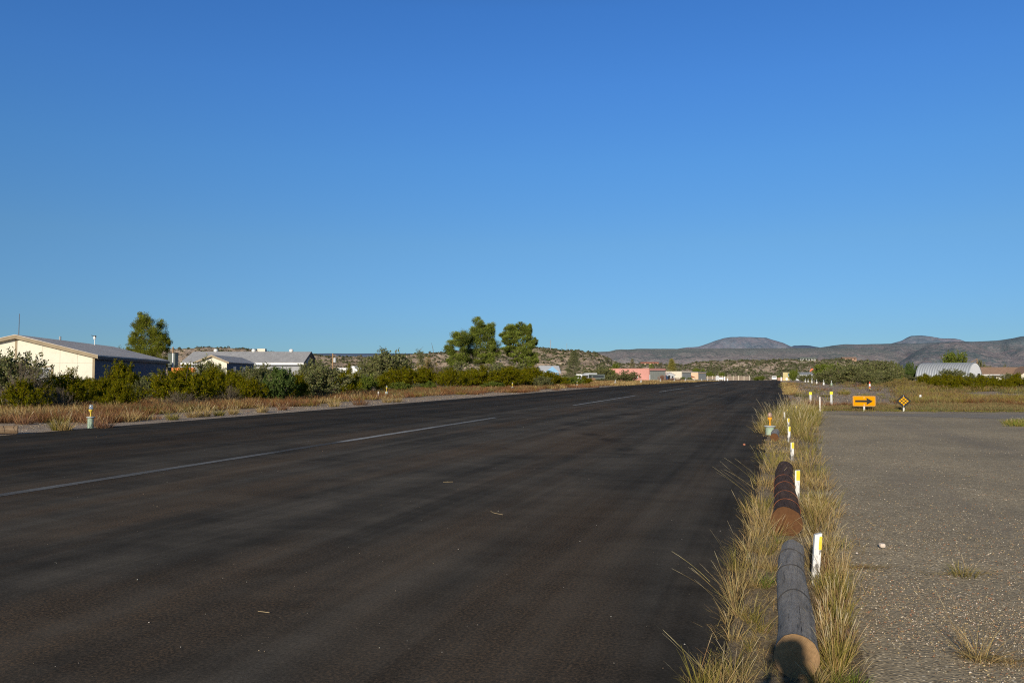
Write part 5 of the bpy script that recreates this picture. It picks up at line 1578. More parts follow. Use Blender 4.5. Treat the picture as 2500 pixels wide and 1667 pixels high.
for k, (px, D, yt, hw) in enumerate(CR):
    lab = 'dark olive bush in the long low row before the arched hut and brown roofed house'
    B('creo', px, D, yt, hw, lab, 'olive bushes in the row on the right')
B('mesq', 2375, 140, 911, 26, 'low grey green shrub before the white end wall of the arched hut')
B('mesq', 2288, 150, 914, 28, 'low grey green shrub before the left half of the arched hut')
B('mesq', 2322, 150, 900, 36, 'grey green shrub covering the middle of the arched hut')
B('mesq', 2255, 160, 917, 26, 'low shrub at the left end of the arched hut')
B('mesq', 2410, 160, 916, 24, 'shrub at the left end of the brown roofed house')
B('mesq', 2462, 170, 910, 18, 'dark shrub in front of the porch of the brown roofed house')
B('mesq', 2480, 100, 932, 22, 'grey twiggy shrub at the right edge of the dark olive row')
B('mesq', 2205, 190, 914, 26, 'low grey green shrub between the mesquite clump and the arched hut')
B('juni', 2222, 330, 887, 20, 'blue green conical tree behind the left end of the arched hut')
B('juni', 2242, 335, 892, 14, 'smaller blue green tree at the left end of the arched hut')
B('green', 2330, 345, 862, 40, 'broad tall tree rising behind the arched hut')
B('mesq', 2398, 345, 882, 22, 'grey green tree behind the brace of the leaning pole')
B('mesq', 2452, 360, 891, 13, 'tree top showing over the brown roof')

# --- pines
def pine(name, label, px, D, ytop, outline, seed, greens, trunkpx=None, group=None, dens=1.0, leanx=0.0, cat='pine tree', clump=1.0):
    """outline: [(height fraction, left half width px, right half width px)]"""
    r = np.random.default_rng(seed)
    p = base(px, D); s = mpp(D); Ht = V(px, ytop, D).z - p.z
    t = thing(name, label, cat, p, RZ(0), group)
    hs_ = [o[0] for o in outline]; lw = [o[1] * s for o in outline]; rw = [o[2] * s for o in outline]
    def tr(h): return np.array([leanx * s * h + .12 * math.sin(h * 5 + seed), .1 * math.cos(h * 4 + seed), h * Ht])
    MB().tube([tuple(tr(h)) for h in np.linspace(-.01, .97, 12)], list(np.linspace(.19, .035, 12) * Ht / 9), 10).build('trunk', M['bark'], t, True)
    limbs = MB(); C = []; A = []; cols = []
    h0 = outline[0][0]
    n = int(88 * dens)
    ga = 2.39996
    cl = []
    for i in range(n):
        h = h0 + (1 - h0) * (i / n) ** .92 * .985
        az = i * ga + r.random() * .6
        cx = math.cos(az); w_ = np.interp(h, hs_, rw if cx > 0 else lw); wd_ = np.interp(h, hs_, (np.array(lw) + np.array(rw)) / 2)
        ex = (cx * w_); ey = math.sin(az) * wd_; q = .55 + .5 * r.random() ** .8
        st = tr(h - .05 * r.random()); en = tr(h) * np.array([1, 1, 0]) + np.array([ex * q, ey * q, h * Ht + (.05 + .05 * r.random()) * math.hypot(ex, ey)])
        mid = (st + en) / 2 + np.array([0, 0, -.04 * np.linalg.norm(en - st)])
        limbs.tube([tuple(st), tuple(mid), tuple(en)], [.05, .032, .012], 5, False)
        L = np.linalg.norm(en - st)
        for u in ([1.0, .72, .45] if L > 1.0 else [1.0, .5]):
            if u < .5 and r.random() < .45: continue
            c = st + (en - st) * u + r.normal(size=3) * .1 * L * .5
            cl.append((c, (.30 + .34 * r.random()) * (.75 + .25 * min(1, L)) * clump))
        if r.random() < .6: cl.append((st + (en - st) * .85 + r.normal(size=3) * .28, .34 * clump))
    cl.append((tr(.99), .3 * clump)); cl.append((tr(.95) + np.array([.12, 0, 0]), .32 * clump))
    for c, rad in cl:
        m = 200
        d = unit(r.normal(size=(m, 3))); q = (r.random(m) ** .45)[:, None]
        pos = c + d * q * rad * np.array([1.2, 1.2, .6])
        a = unit(d * .9 + np.array([0, 0, .75]) + r.normal(size=(m, 3)) * .35)
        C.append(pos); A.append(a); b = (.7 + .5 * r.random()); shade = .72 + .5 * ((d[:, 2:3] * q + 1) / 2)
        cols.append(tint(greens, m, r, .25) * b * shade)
    C = np.concatenate(C); A = np.concatenate(A); cols = np.concatenate(cols).clip(.004, 1); k = len(C)
    fm = leaf_mesh(name + '_needles', C, A, .085 * (.7 + .6 * r.random(k)) * Ht / 9, .020 * (.7 + .6 * r.random(k)) * Ht / 9, cols, r)
    limbs.build('limbs', M['bark_pale'], t)
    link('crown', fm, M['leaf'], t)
    return t


PG = [(.20, .235, .040), (.17, .21, .034), (.245, .265, .055), (.13, .17, .03)]
PG2 = [(.215, .23, .026), (.18, .20, .022), (.26, .26, .036), (.14, .165, .02)]
def lobed_pine(label, D, ox, oy, zoom, lobes, trunks, seed, greens, per=300, thick=.55, full=1.28):
    per = int(per * 2.1)
    """pine built bough by bough: lobes = (x, y, rx, ry) of the boughs seen in the photo, spread in depth around the trunks"""
    r = np.random.default_rng(seed); s = mpp(D)
    fx = lambda x: ox + x / zoom
    fy = lambda y: oy + y / zoom
    px0 = fx(trunks[0][0]); p = base(px0, D)
    t = thing('pine_tree', label, 'pine tree', p, RZ(0))
    def loc(x, y, d=0): return np.array([(fx(x) - px0) * s, d, EYE + (911 - fy(y)) * s - p.z])
    tk = MB(); lb = MB(); C = []; A = []; cols = []
    for (x0, xt, yt) in trunks:
        top = loc(xt, yt); b0 = np.array([(fx(x0) - px0) * s, 0, -.1])
        pts = [b0 + (top - b0) * q + np.array([.10 * math.sin(q * 6 + seed), .12 * math.cos(q * 5 + seed), 0]) * q * (1 - q) * 2 for q in np.linspace(0, 1, 12)]
        tk.tube([tuple(q) for q in pts], list(np.linspace(.19, .03, 12)), 9)
    tk.build('trunk', M['bark'], t, True)
    W = max(abs(loc(l[0], 0)[0]) for l in lobes)
    back = []
    for (x, y, rx, ry) in lobes:       # each bough has a partner on the far side so the crown is round
        back.append((x, y, rx, ry, 1)); back.append((x + r.normal() * rx * .5, y + r.normal() * ry * .6, rx * .9, ry * .9, -1))
    for (x, y, rx, ry, side) in back:
        tx = min(trunks, key=lambda q: abs(q[0] + (q[1] - q[0]) * .5 - x))
        c = loc(x, y); RX = rx * s / zoom * full; RY = ry * s / zoom * full * (1.15 + .5 * r.random()); c[2] += r.normal() * RY * .3
        off = abs(c[0] - loc(tx[1], 0)[0])
        c[1] = -side * max(0.15, (W * thick * (1.1 - .7 * min(1, off / max(W, .1)))) * (.35 + .65 * r.random()))
        h_ = min(max((c[2] - .25 - .25 * off), .4), loc(tx[1], tx[2])[2])
        q = h_ / loc(tx[1], tx[2])[2]; tb = np.array([(fx(tx[0] + (tx[1] - tx[0]) * q) - px0) * s, 0, h_])
        lb.tube([tuple(tb), tuple((tb + c) / 2 + np.array([0, 0, -.08])), tuple(c)], [.05, .032, .014], 5, False)
        nb = 8
        for k in range(nb):
            d = unit(r.normal(size=3)); bc = c + d * np.array([RX * .66, RX * .62, RY * .62]) * (.4 + .65 * r.random())
            lb.tube([tuple(c), tuple(bc)], [.014, .006], 4, False)
            m = int(per / nb * (.7 + .6 * r.random()))
            dd = unit(r.normal(size=(m, 3))); rad = (r.random(m) ** .5)[:, None]
            rs = np.array([RX * .46, RX * .46, RY * .5]) * (.6 + .75 * r.random())
            pos = bc + dd * rad * rs
            a_ = unit(dd * .8 + np.array([0, 0, .7]) + r.normal(size=(m, 3)) * .4)
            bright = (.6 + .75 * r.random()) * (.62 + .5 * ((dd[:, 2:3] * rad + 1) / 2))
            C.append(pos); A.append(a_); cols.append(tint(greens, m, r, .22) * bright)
    C = np.concatenate(C); A = np.concatenate(A); cols = np.concatenate(cols).clip(.004, 1); k = len(C)
    lb.build('limbs', M['bark_pale'], t)
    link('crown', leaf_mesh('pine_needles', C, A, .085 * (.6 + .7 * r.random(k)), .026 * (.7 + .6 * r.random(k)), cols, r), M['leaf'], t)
    return t


lobed_pine('dense bright green pine behind the cream building, left part of the photo', 121, 0, 740, 4.48,
    [(1600, 180, 85, 45), (1555, 215, 60, 40), (1650, 215, 70, 45), (1500, 262, 60, 45), (1590, 260, 80, 50), (1680, 270, 70, 50), (1735, 290, 60, 50), (1480, 320, 55, 40), (1560, 325, 90, 55), (1660, 335, 90, 55), (1765, 345, 65, 50), (1500, 385, 75, 45),
     (1590, 400, 90, 50), (1700, 405, 90, 55), (1795, 400, 50, 45), (1460, 435, 55, 40), (1545, 455, 90, 50), (1650, 465, 90, 55), (1755, 455, 80, 50), (1830, 435, 45, 35), (1440, 490, 50, 40), (1510, 515, 80, 50), (1610, 525, 90, 55), (1710, 520, 90, 55), (1800, 500, 60, 40),
     (1480, 570, 70, 45), (1570, 590, 90, 50), (1670, 590, 90, 50), (1760, 575, 80, 50), (1700, 645, 90, 45), (1610, 650, 90, 45), (1780, 640, 70, 40)],
    [(1650, 1630, 190)], 5, PG2, 560, .7)
lobed_pine('shorter pine with layered boughs, leftmost of the three in the middle', 112, 800, 740, 4.48,
    [(1450, 335, 80, 36), (1415, 375, 65, 32), (1490, 375, 55, 36), (1390, 432, 78, 34), (1468, 430, 70, 38), (1350, 478, 52, 34), (1415, 495, 85, 38), (1490, 500, 55, 36), (1340, 545, 45, 30), (1405, 570, 85, 36), (1480, 575, 60, 36), (1360, 628, 62, 28), (1440, 640, 75, 28), (1400, 690, 70, 25)],
    [(1470, 1450, 325)], 17, PG, 520, .75)
lobed_pine('tallest pine with open layered boughs, middle one of the three', 115, 800, 740, 4.48,
    [(1655, 225, 55, 34), (1625, 270, 62, 36), (1700, 275, 55, 36), (1768, 255, 48, 36), (1585, 300, 45, 32), (1655, 325, 80, 40), (1745, 315, 70, 42), (1800, 330, 32, 45), (1600, 365, 72, 38), (1690, 380, 85, 40), (1782, 390, 55, 40), (1560, 410, 62, 34), (1645, 430, 88, 40), (1735, 445, 85, 40), (1815, 415, 35, 32),
     (1560, 480, 75, 36), (1650, 500, 85, 38), (1740, 505, 80, 36), (1800, 480, 45, 34), (1530, 550, 75, 32), (1625, 570, 70, 30), (1720, 585, 80, 28), (1795, 560, 55, 30), (1540, 625, 85, 28), (1650, 640, 75, 25), (1745, 630, 75, 26), (1810, 610, 40, 26)],
    [(1680, 1665, 215), (1700, 1768, 250)], 23, PG, 520, .6)
lobed_pine('pine with a flat two lobed top, rightmost of the three in the middle', 112, 1200, 760, 5.6,
    [(262, 215, 75, 38), (300, 230, 50, 36), (390, 195, 62, 38), (452, 215, 62, 38), (510, 250, 45, 40), (210, 270, 55, 36), (285, 280, 75, 40), (375, 275, 80, 40), (468, 290, 70, 40), (160, 340, 62, 34), (230, 360, 75, 38), (330, 360, 72, 38), (425, 355, 72, 38), (535, 355, 62, 45), (200, 425, 70, 32), (285, 430, 62, 30), (410, 440, 82, 38), (510, 430, 75, 40), (588, 425, 40, 28),
     (180, 510, 85, 30), (300, 505, 75, 28), (420, 525, 92, 36), (535, 510, 75, 38), (275, 605, 62, 28), (380, 595, 82, 36), (485, 580, 85, 38), (580, 610, 62, 38), (355, 675, 72, 28), (470, 690, 82, 34), (585, 680, 60, 28), (440, 735, 70, 28), (540, 735, 70, 26)],
    [(400, 260, 200), (420, 440, 185)], 31, PG, 540, .6)
pine('conifer_tree', 'pale green conifer standing before the rocky hill, right of the blue gabled house', 1401, 235, 856,
     [(.05, 18, 20), (.3, 20, 22), (.5, 16, 18), (.7, 12, 13), (.85, 8, 9), (1.0, 3, 3)], 41, [(.17, .18, .08), (.14, .155, .065), (.20, .20, .10)], dens=.8, clump=1.5, cat='tree')
pine('poplar_tree', 'slender yellow green poplar behind the cream hangar', 1640, 430, 876,
     [(.1, 9, 9), (.3, 11, 11), (.5, 10, 10), (.7, 7, 7), (.85, 5, 5), (1.0, 2, 2)], 43, [(.30, .26, .06), (.26, .24, .05), (.34, .28, .08)], dens=.6, clump=2.2, cat='tree')
pine('pale_tree', 'thin bare topped pale tree behind the pink hangar', 1543, 360, 876,
     [(.45, 6, 6), (.6, 7, 7), (.8, 4, 4), (1.0, 1, 1)], 47, [(.28, .24, .13), (.24, .21, .12)], dens=.25, clump=1.1, cat='tree')


def snag(px, D, ytop, label, lean, seed, name='dead_tree', leafy=False):
    r = np.random.default_rng(seed); p = base(px, D); h = V(px, ytop, D).z - p.z
    t = thing(name, label, 'tree', p, RZ(0)); tr = MB(); br = MB()
    pts = [(lean * s_ ** 1.3 + .05 * math.sin(s_ * 7), 0, h * s_ * .9) for s_ in np.linspace(0, 1, 7)]
    tr.tube(pts, list(np.linspace(.11, .03, 7)), 7).build('trunk', M['bark_pale'], t, True)
    for k in range(9):
        q = Vector(pts[2 + k % 5]); d = Vector((r.normal() * .8, r.normal() * .6, 1.0)).normalized(); L = h * (.12 + .12 * r.random())
        br.tube([q, q + d * L * .5 + Vector((0, 0, .1)), q + d * L], [.035, .022, .008], 5, False)
    br.build('branches', M['bark_pale'], t)
    return t, Vector(pts[-1])
snag(1066, 105, 845, 'bare pale dead tree with forked top left of the pines', -.5, 3)
t, q = snag(1040, 108, 850, 'leaning green tufted stalk left of the bare dead tree', -1.0, 8, 'leaning_yucca')
r = np.random.default_rng(5); n = 900
C = np.array(q)[None] * (1 - r.random((n, 1)) * .38) + r.normal(size=(n, 3)) * .22
link('leaf_tuft', leaf_mesh('tuft', C, unit(r.normal(size=(n, 3)) + np.array([-.6, 0, 1])), .12 + .06 * r.random(n), .02 + 0 * r.random(n), tint(MESQ, n, r), r), M['leaf'], t)


# ------------------------------------------------------------------ grass and ground cover
class Blades:
    def __init__(s): s.v = []; s.c = []; s.q = []; s.n = 0

    def add(s, P, h, w, lean, az, curve, cols, head=0.0, head_col=None, seg=4):
        """ribbons: root P (n,3), height h, width w, lean 0..1, azimuth, curve"""
        n = len(P); ts = np.linspace(0, 1, seg + 1)
        d = np.stack([np.cos(az), np.sin(az), np.zeros(n)], 1)
        wa = az + rng.normal(size=n) * 1.2 + math.pi / 2
        sd_ = np.stack([np.cos(wa), np.sin(wa), np.zeros(n)], 1)
        rows = []; cr = []
        for t_ in ts:
            c = P + d * (h * (lean * t_ + curve * t_ ** 2.2))[:, None] + np.array([0, 0, 1.0]) * (h * (np.sqrt(np.clip(1 - lean ** 2, .05, 1)) * t_ - .45 * curve * t_ ** 2.5))[:, None]
            ww = w * (1 - .82 * t_ ** 1.5)
            if head > 0 and t_ > .7: ww = w * (1.0 if t_ < .95 else .5)
            rows += [c - sd_ * (ww * .5)[:, None], c + sd_ * (ww * .5)[:, None]]
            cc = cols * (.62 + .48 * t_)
            if head_col is not None and t_ > .7: cc = cc * .25 + head_col * .75
            cr += [cc, cc]
        V_ = np.stack(rows, 1).reshape(-1, 3); C_ = np.stack(cr, 1).reshape(-1, 3); m = 2 * (seg + 1)
        b0 = (np.arange(n) * m)[:, None, None]; k = (np.arange(seg) * 2)[None, :, None]
        q = b0 + k + np.array([0, 1, 3, 2])[None, None, :]
        s.v.append(V_); s.c.append(C_); s.q.append(q.reshape(-1, 4) + s.n); s.n += len(V_)

    def build(s, name, mat):
        return link(name, np_mesh(name, np.concatenate(s.v), np.concatenate(s.q), np.concatenate(s.c).clip(.004, 1)), mat)


STRAW = [(.52, .37, .15), (.42, .295, .12), (.60, .45, .20), (.32, .22, .09)]
OLIVE = [(.31, .255, .06), (.25, .215, .045), (.37, .29, .085), (.21, .19, .035)]
FRESH = [(.16, .22, .03), (.20, .25, .04), (.13, .18, .025)]
REDG = [(.38, .20, .10), (.30, .16, .09), (.26, .15, .10)]
BRICK = [(.235, .10, .04), (.19, .085, .036), (.165, .085, .042), (.26, .135, .056)]
DULL = [(.25, .165, .072), (.20, .138, .062), (.29, .20, .092)]
SAGE = [(.21, .185, .075), (.17, .16, .06), (.24, .21, .09)]


def tuft(bl, p, rad, h, n, pal, w=.0035, spread=.5, culm=.08, flat=.0):
    r = rng
    a0 = r.random(n) * 6.283; rr = rad * np.sqrt(r.random(n))
    P = np.stack([p[0] + rr * np.cos(a0), p[1] + rr * np.sin(a0), np.full(n, p[2] - .01)], 1)
    hh = h * (.45 + .6 * r.random(n)); az = a0 + r.normal(size=n) * .7
    lean = np.clip(spread * (.15 + .85 * rr / max(rad, 1e-6)) * (.5 + r.random(n)), 0, .93); curve = .35 * r.random(n) ** 1.5
    cols = tint(pal, n, r, .22, .08)
    bl.add(P, hh, np.full(n, w) * (.7 + .7 * r.random(n)), lean, az, curve, cols)
    if flat > 0:
        m = int(n * flat); a1 = r.random(m) * 6.283; q = rad * 1.5 * np.sqrt(r.random(m))
        P = np.stack([p[0] + q * np.cos(a1), p[1] + q * np.sin(a1), np.full(m, p[2] + .004)], 1)
        bl.add(P, h * (.3 + .5 * r.random(m)), np.full(m, w), np.full(m, .93) + .03 * r.random(m), r.random(m) * 6.283, .1 * r.random(m), tint(STRAW, m, r) * .9, seg=3)
    k = int(n * culm)
    if k:
        a0 = r.random(k) * 6.283; rr = rad * np.sqrt(r.random(k))
        P = np.stack([p[0] + rr * np.cos(a0), p[1] + rr * np.sin(a0), np.full(k, p[2] - .01)], 1)
        bl.add(P, h * (1.0 + .55 * r.random(k)), np.full(k, w * .8), np.clip(spread * (.3 + .9 * r.random(k)), 0, .9), a0 + r.normal(size=k) * .5, .2 * r.random(k), tint(STRAW, k, r), head=1, head_col=np.array([(.58, .50, .33)]) * (.8 + .4 * r.random((k, 1))), seg=6)


vg = Blades()
# near clumps beside the grey log, (px, py, radius m, height m, blades, palette)
NEAR = [(1705, 1668, .06, .26, 110, OLIVE), (1745, 1655, .06, .22, 120, STRAW), (1790, 1650, .07, .26, 150, OLIVE), (1815, 1668, .05, .24, 90, STRAW), (1770, 1690, .08, .24, 140, STRAW), (1720, 1700, .08, .28, 140, OLIVE),
        (1790, 1560, .04, .22, 70, STRAW), (1830, 1585, .035, .2, 60, OLIVE), (1775, 1520, .04, .24, 60, STRAW), (1805, 1500, .06, .30, 130, STRAW), (1835, 1515, .06, .28, 140, OLIVE), (1858, 1540, .05, .2, 90, OLIVE), (1790, 1465, .05, .36, 110, STRAW),
        (1800, 1440, .07, .34, 170, STRAW), (1835, 1430, .07, .34, 170, STRAW), (1868, 1432, .05, .26, 110, FRESH), (1880, 1425, .04, .22, 70, FRESH), (1800, 1395, .07, .38, 160, OLIVE), (1840, 1385, .08, .38, 190, STRAW), (1880, 1390, .06, .3, 140, STRAW),
        (1830, 1345, .08, .38, 190, STRAW), (1870, 1350, .08, .36, 190, OLIVE), (1895, 1340, .05, .28, 110, STRAW), (1845, 1310, .07, .36, 150, STRAW), (1885, 1305, .08, .36, 190, STRAW), (1905, 1325, .05, .26, 90, FRESH), (1860, 1285, .07, .36, 130, STRAW), (1915, 1302, .06, .22, 110, STRAW), (1940, 1295, .05, .2, 90, OLIVE),
        (1880, 1260, .07, .3, 110, OLIVE), (1960, 1310, .05, .24, 80, STRAW),
        (1990, 1668, .05, .18, 100, STRAW), (2020, 1675, .07, .2, 130, OLIVE), (2070, 1670, .07, .16, 160, FRESH), (2100, 1675, .06, .14, 110, FRESH), (2045, 1650, .06, .22, 120, STRAW)]
for px, py, rad, h, n, pal in NEAR: tuft(vg, G(px, py), rad * .9, h * .74, int(n * .38), pal, .003, .62, .09, .8)
# dense upright row along the right flank of the grey log
for k in range(40):
    py = 1380 + 270 * rng.random(); x0 = 2004 + (py - 1380) * .05; px = x0 + (58 - (py - 1380) * .02) * rng.random() ** 1.1
    tuft(vg, G(px, py), .05,  .17 + .09 * rng.random(), 42, [OLIVE, DULL, STRAW, STRAW, REDG, OLIVE][int(rng.random() * 6)], .0036, .3, .1, .3)
for k in range(20):
    py = 1255 + 130 * rng.random(); px = 1972 + 62 * rng.random()
    tuft(vg, G(px, py), .06, .17 + .12 * rng.random(), 46, [STRAW, STRAW, OLIVE, DULL][int(rng.random() * 4)], .0036, .5, .12, .35)
# flat straw litter near the camera
for k in range(260):
    py = 1290 + 370 * rng.random(); left = 1715 - (py - 1667) * .22; px = left + (2105 - left) * rng.random()
    tuft(vg, G(px, py), .09, .12, 4, STRAW, .003, .9, 0, 2.5)
# long lone culms leaning over the runway
for px, py, az_, L in ((1740, 1420, 2.75, .42), (1745, 1450, 2.95, .30), (1735, 1660, 2.5, .38), (1840, 1200, 2.7, .6), (1850, 1220, 2.95, .55), (1845, 1170, 2.6, .6)):
    p = G(px, py); n = 3
    vg.add(np.repeat(np.array([p]), n, 0) + rng.normal(size=(n, 3)) * np.array([.03, .03, 0]), L * (.8 + .4 * rng.random(n)), np.full(n, .0032), np.full(n, .72) + .1 * rng.random(n), np.full(n, az_) + TH + rng.normal(size=n) * .2, .15 * rng.random(n), tint(STRAW, n, rng), head=1, head_col=np.array([(.62, .53, .33)]), seg=6)
# the verge farther on: tall seeding grass on both sides of the logs
k = 0
while k < 255:
    y = 8.2 + 28 * rng.random() ** 1.05; u = rng.random()
    re = right_edge(y); br_ = float(np.interp(y, [8, 14, 24, 37], [.50, .62, .92, 1.35]))
    clump_n = mnoise.noise(Vector((y * .8, u * 2.5, 4)))
    if clump_n + rng.random() * .6 < .2: continue
    if y < 13.4:
        x = (re + .06 + .14 * rng.random()) if u < .34 else (.30 + (br_ - .30) * rng.random())
        h = .15 + .13 * rng.random(); n = 28; pal = [STRAW, STRAW, STRAW, OLIVE][int(rng.random() * 4)]
    elif y < 22.2:
        x = re + .02 + (br_ - re) * rng.random(); h = .19 + .13 * rng.random(); n = 30; pal = [STRAW, OLIVE, OLIVE, DULL, STRAW][int(rng.random() * 5)]
        if x < .0 and y > 17.5: h *= .45
        if .0 < x < .34: h = .07 + .08 * rng.random()
        if x < .1 and y > 16.5: h = .06 + .07 * rng.random()
    elif y < 27:
        x = re - .2 + (br_ - re + .2) * rng.random(); h = .30 + .24 * rng.random(); n = 36; pal = [OLIVE, OLIVE, STRAW, SAGE][int(rng.random() * 4)]
        if .06 < x < .36: h = .10 + .12 * rng.random()
    else:
        if y > 33.5 and rng.random() < .6: continue
        x = re - .3 + (br_ - re + .35) * rng.random(); h = .40 + .28 * rng.random(); n = 40; pal = [OLIVE, OLIVE, SAGE, SAGE][int(rng.random() * 4)]
    if abs(x - .1) < .22 and 8 < y < 12.9: continue
    if y < 22.0 and math.hypot(x + .22, y - 21.6) < .45: continue
    tuft(vg, (x, y, 0), .10 + .006 * y, h, n, pal, .003 + .00017 * y, .48, .12 if y > 22 else .06, .8)
    k += 1
tag(vg.build('dry_grass', M['straw']), 'straw coloured and olive grass growing thickly around the logs and white stakes', 'grass', kind='stuff')

# single plants on the gravel road
def road_tuft(px, py, rad, h, n, pal, label, mat_px=0, extra=()):
    b_ = Blades(); p = G(px, py)
    tuft(b_, (0, 0, 0), rad, h, n, pal, .0034, .75, .12, 0)
    if mat_px:
        s = mpp(depth(p)); m = int(90)
        x = (rng.random(m) - .5) * 2 * mat_px * s
        P = np.stack([x * math.cos(TH), x * math.sin(TH) + rng.normal(size=m) * .012, np.full(m, .004)], 1)
        b_.add(P, .05 + .09 * rng.random(m), np.full(m, .004), np.full(m, .93), TH + np.where(rng.random(m) < .5, 0, math.pi) + rng.normal(size=m) * .35, .05 * rng.random(m), tint(STRAW, m, rng) * .85, seg=3)
    o = b_.build('grass_tuft', M['straw']); o.location = (p.x, p.y, p.z - .006)
    tag(o, label, 'grass tuft')
road_tuft(2110, 1386, .10, .05, 60, [(.24, .22, .07), (.34, .16, .08)], 'flat reddish mossy grass in a crack of the gravel road, left of the upright tuft', 60)
road_tuft(2350, 1402, .10, .13, 80, OLIVE, 'straw tuft in a crack of the gravel road, right of the flat mossy one', 85)
road_tuft(2390, 1606, .075, .26, 70, STRAW, 'sparse tuft with long leaning stalks nearest the bottom right corner', 40)
road_tuft(2470, 1615, .08, .04, 40, STRAW, 'flattened straw strip at the right edge near the bottom corner', 60)
b_ = Blades()
for k in range(110):
    q = G(2455 + 130 * rng.random() ** .8, 1026 + 14 * rng.random()); tuft(b_, q, .14, .10 + .08 * rng.random(), 26, OLIVE + FRESH, .009, .5, .05, .3)
tag(b_.build('grass_patch', M['straw']), 'low green grass island on the gravel road at the right edge', 'grass', kind='stuff')

# dry brush strip left of the runway
br = Blades()
def cover(bl, px, py, pal, h, n, rad, wmul=1.0, spread=.6):
    p = G(px, py); D = depth(p)
    tuft(bl, p, rad, h, n, pal, .00035 * D * wmul + .004, spread, .015)
k = 0
while k < 3300:
    px = -60 + 1560 * rng.random()
    edge = np.interp(px, [0, 600, 1000, 1300, 1550], [1056, 1011, 981, 958, 940]); top = np.interp(px, [0, 250, 500, 700, 900, 1100, 1300, 1450, 1550], [994, 990, 976, 968, 955, 946, 943, 935, 931])
    u = rng.random(); py = top + (edge - top) * u ** 1.0
    fr = (edge - py) / (edge - top)
    nz = mnoise.noise(Vector((G(px, py).x * .16, G(px, py).y * .16, 5)))
    if fr < .38 and nz < .12: continue           # bare gravel close to the pavement
    if fr < .1: continue
    p_ = rng.random() + nz * .8
    if fr < .45: pal, h = ([STRAW, OLIVE, DULL][int(rng.random() * 3)] if p_ < .32 else [REDG, BRICK, BRICK][int(rng.random() * 3)]), .22 + .2 * rng.random()
    elif p_ < .18: pal, h = SAGE, .3 + .2 * rng.random()
    elif p_ < .78: pal, h = BRICK, .28 + .25 * rng.random()
    elif p_ < .94: pal, h = DULL, .3 + .25 * rng.random()
    else: pal, h = STRAW, .3 + .25 * rng.random()
    cover(br, px, py, pal, h, 34, .3 + .2 * rng.random()); k += 1
for px, py, pal, h, rad in [(255, 1044, REDG, .36, .22), (235, 1040, REDG, .25, .14), (145, 1049, OLIVE, .5, .2), (160, 1050, STRAW, .32, .16), (60, 1034, REDG, .4, .25), (15, 1020, OLIVE, .55, .3), (320, 1028, STRAW, .4, .22), (420, 1024, OLIVE, .32, .2), (470, 1018, STRAW, .4, .2), (500, 1016, STRAW, .4, .2), (640, 1006, STRAW, .38, .2), (535, 1014, OLIVE, .3, .18), (570, 1010, STRAW, .3, .18), (815, 992, STRAW, .45, .25), (945, 982, STRAW, .4, .25), (970, 981, STRAW, .42, .25), (690, 1000, REDG, .3, .2), (880, 988, BRICK, .45, .35)]:
    p = G(px, py); tuft(br, p, rad, h, 150, pal, .012, .6, .1)
# pale grass field beyond, left of the far runway
k = 0
while k < 1500:
    px = 1400 + 350 * rng.random(); py = 929.2 + 12.5 * rng.random() ** 1.2
    edge = np.interp(px, [1400, 1550, 1750], [951, 940.5, 931])
    if py > edge - .8: continue
    nz = mnoise.noise(Vector((px * .02, py * .3, 9)))
    cover(br, px, py, (STRAW if nz + rng.random() * .6 > .2 else DULL) if rng.random() < .85 else BRICK, .25 + .25 * rng.random(), 18, .9, 1.0); k += 1
tag(br.build('dry_brush', M['straw']), 'dense red brown and straw brush covering the ground left of the runway', 'brush', kind='stuff')

# dry field right of the runway
fd = Blades()
k = 0
while k < 2700:
    px = 1905 + 650 * rng.random(); py = 930 + 73 * rng.random() ** .9
    if py > 1000.5 + (px - 1965) * .006: continue
    if px < 1905 + (py - 928) * .28: continue
    if px < 1950 and py < 937: continue
    if 1930 < px < 2175 and 940 < py < 984 and rng.random() < .55: continue
    p = G(px, py)
    nz = mnoise.noise(Vector((p.x * .09, p.y * .09, 2))) + .5 * mnoise.noise(Vector((p.x * .4, p.y * .4, 6)))
    grav = 0
    if 945 < py < 992: grav = np.interp(px, [1900, 2180, 2260], [1, .9, 0])
    if px < 2060 and py < 960: grav = max(grav, .85)
    if rng.random() < grav * .97 and nz < .42: continue
    if px > 2180 and nz < -.35 and py < 990: continue
    q = rng.random() + nz * .5
    if py > 985: pal, h = (SAGE if q < .4 else DULL), .10 + .14 * rng.random()
    elif q < .3: pal, h = SAGE, .25 + .25 * rng.random()
    elif q < .62: pal, h = DULL, .25 + .3 * rng.random()
    elif q < .85: pal, h = OLIVE, .25 + .3 * rng.random()
    else: pal, h = BRICK, .25 + .25 * rng.random()
    cover(fd, px, py, pal, h * (1.25 if py < 960 else .85), 30, .35 + (.25 if py < 960 else 0)); k += 1
for px, py, pal, h, rad in [(1985, 990, REDG, .42, .4), (2030, 992, REDG, .3, .3), (2065, 992, BRICK, .3, .3), (1956, 968, SAGE, .4, .5), (2062, 962, OLIVE, .4, .4), (2150, 992, DULL, .3, .4), (2020, 968, SAGE, .25, .5), (2380, 985, BRICK, .4, .8), (2490, 990, BRICK, .3, .6)]:
    tuft(fd, G(px, py), rad, h, 260, pal, .016, .7, .03)
for k in range(110):      # green fringe along the pavement edge
    px = 1975 + 560 * rng.random(); py = 1001.5 + .006 * (px - 1965) + rng.normal() * .8
    tuft(fd, G(px, py), .16, .04 + .07 * rng.random(), 24, OLIVE + OLIVE + FRESH, .011, .7, 0, .3)
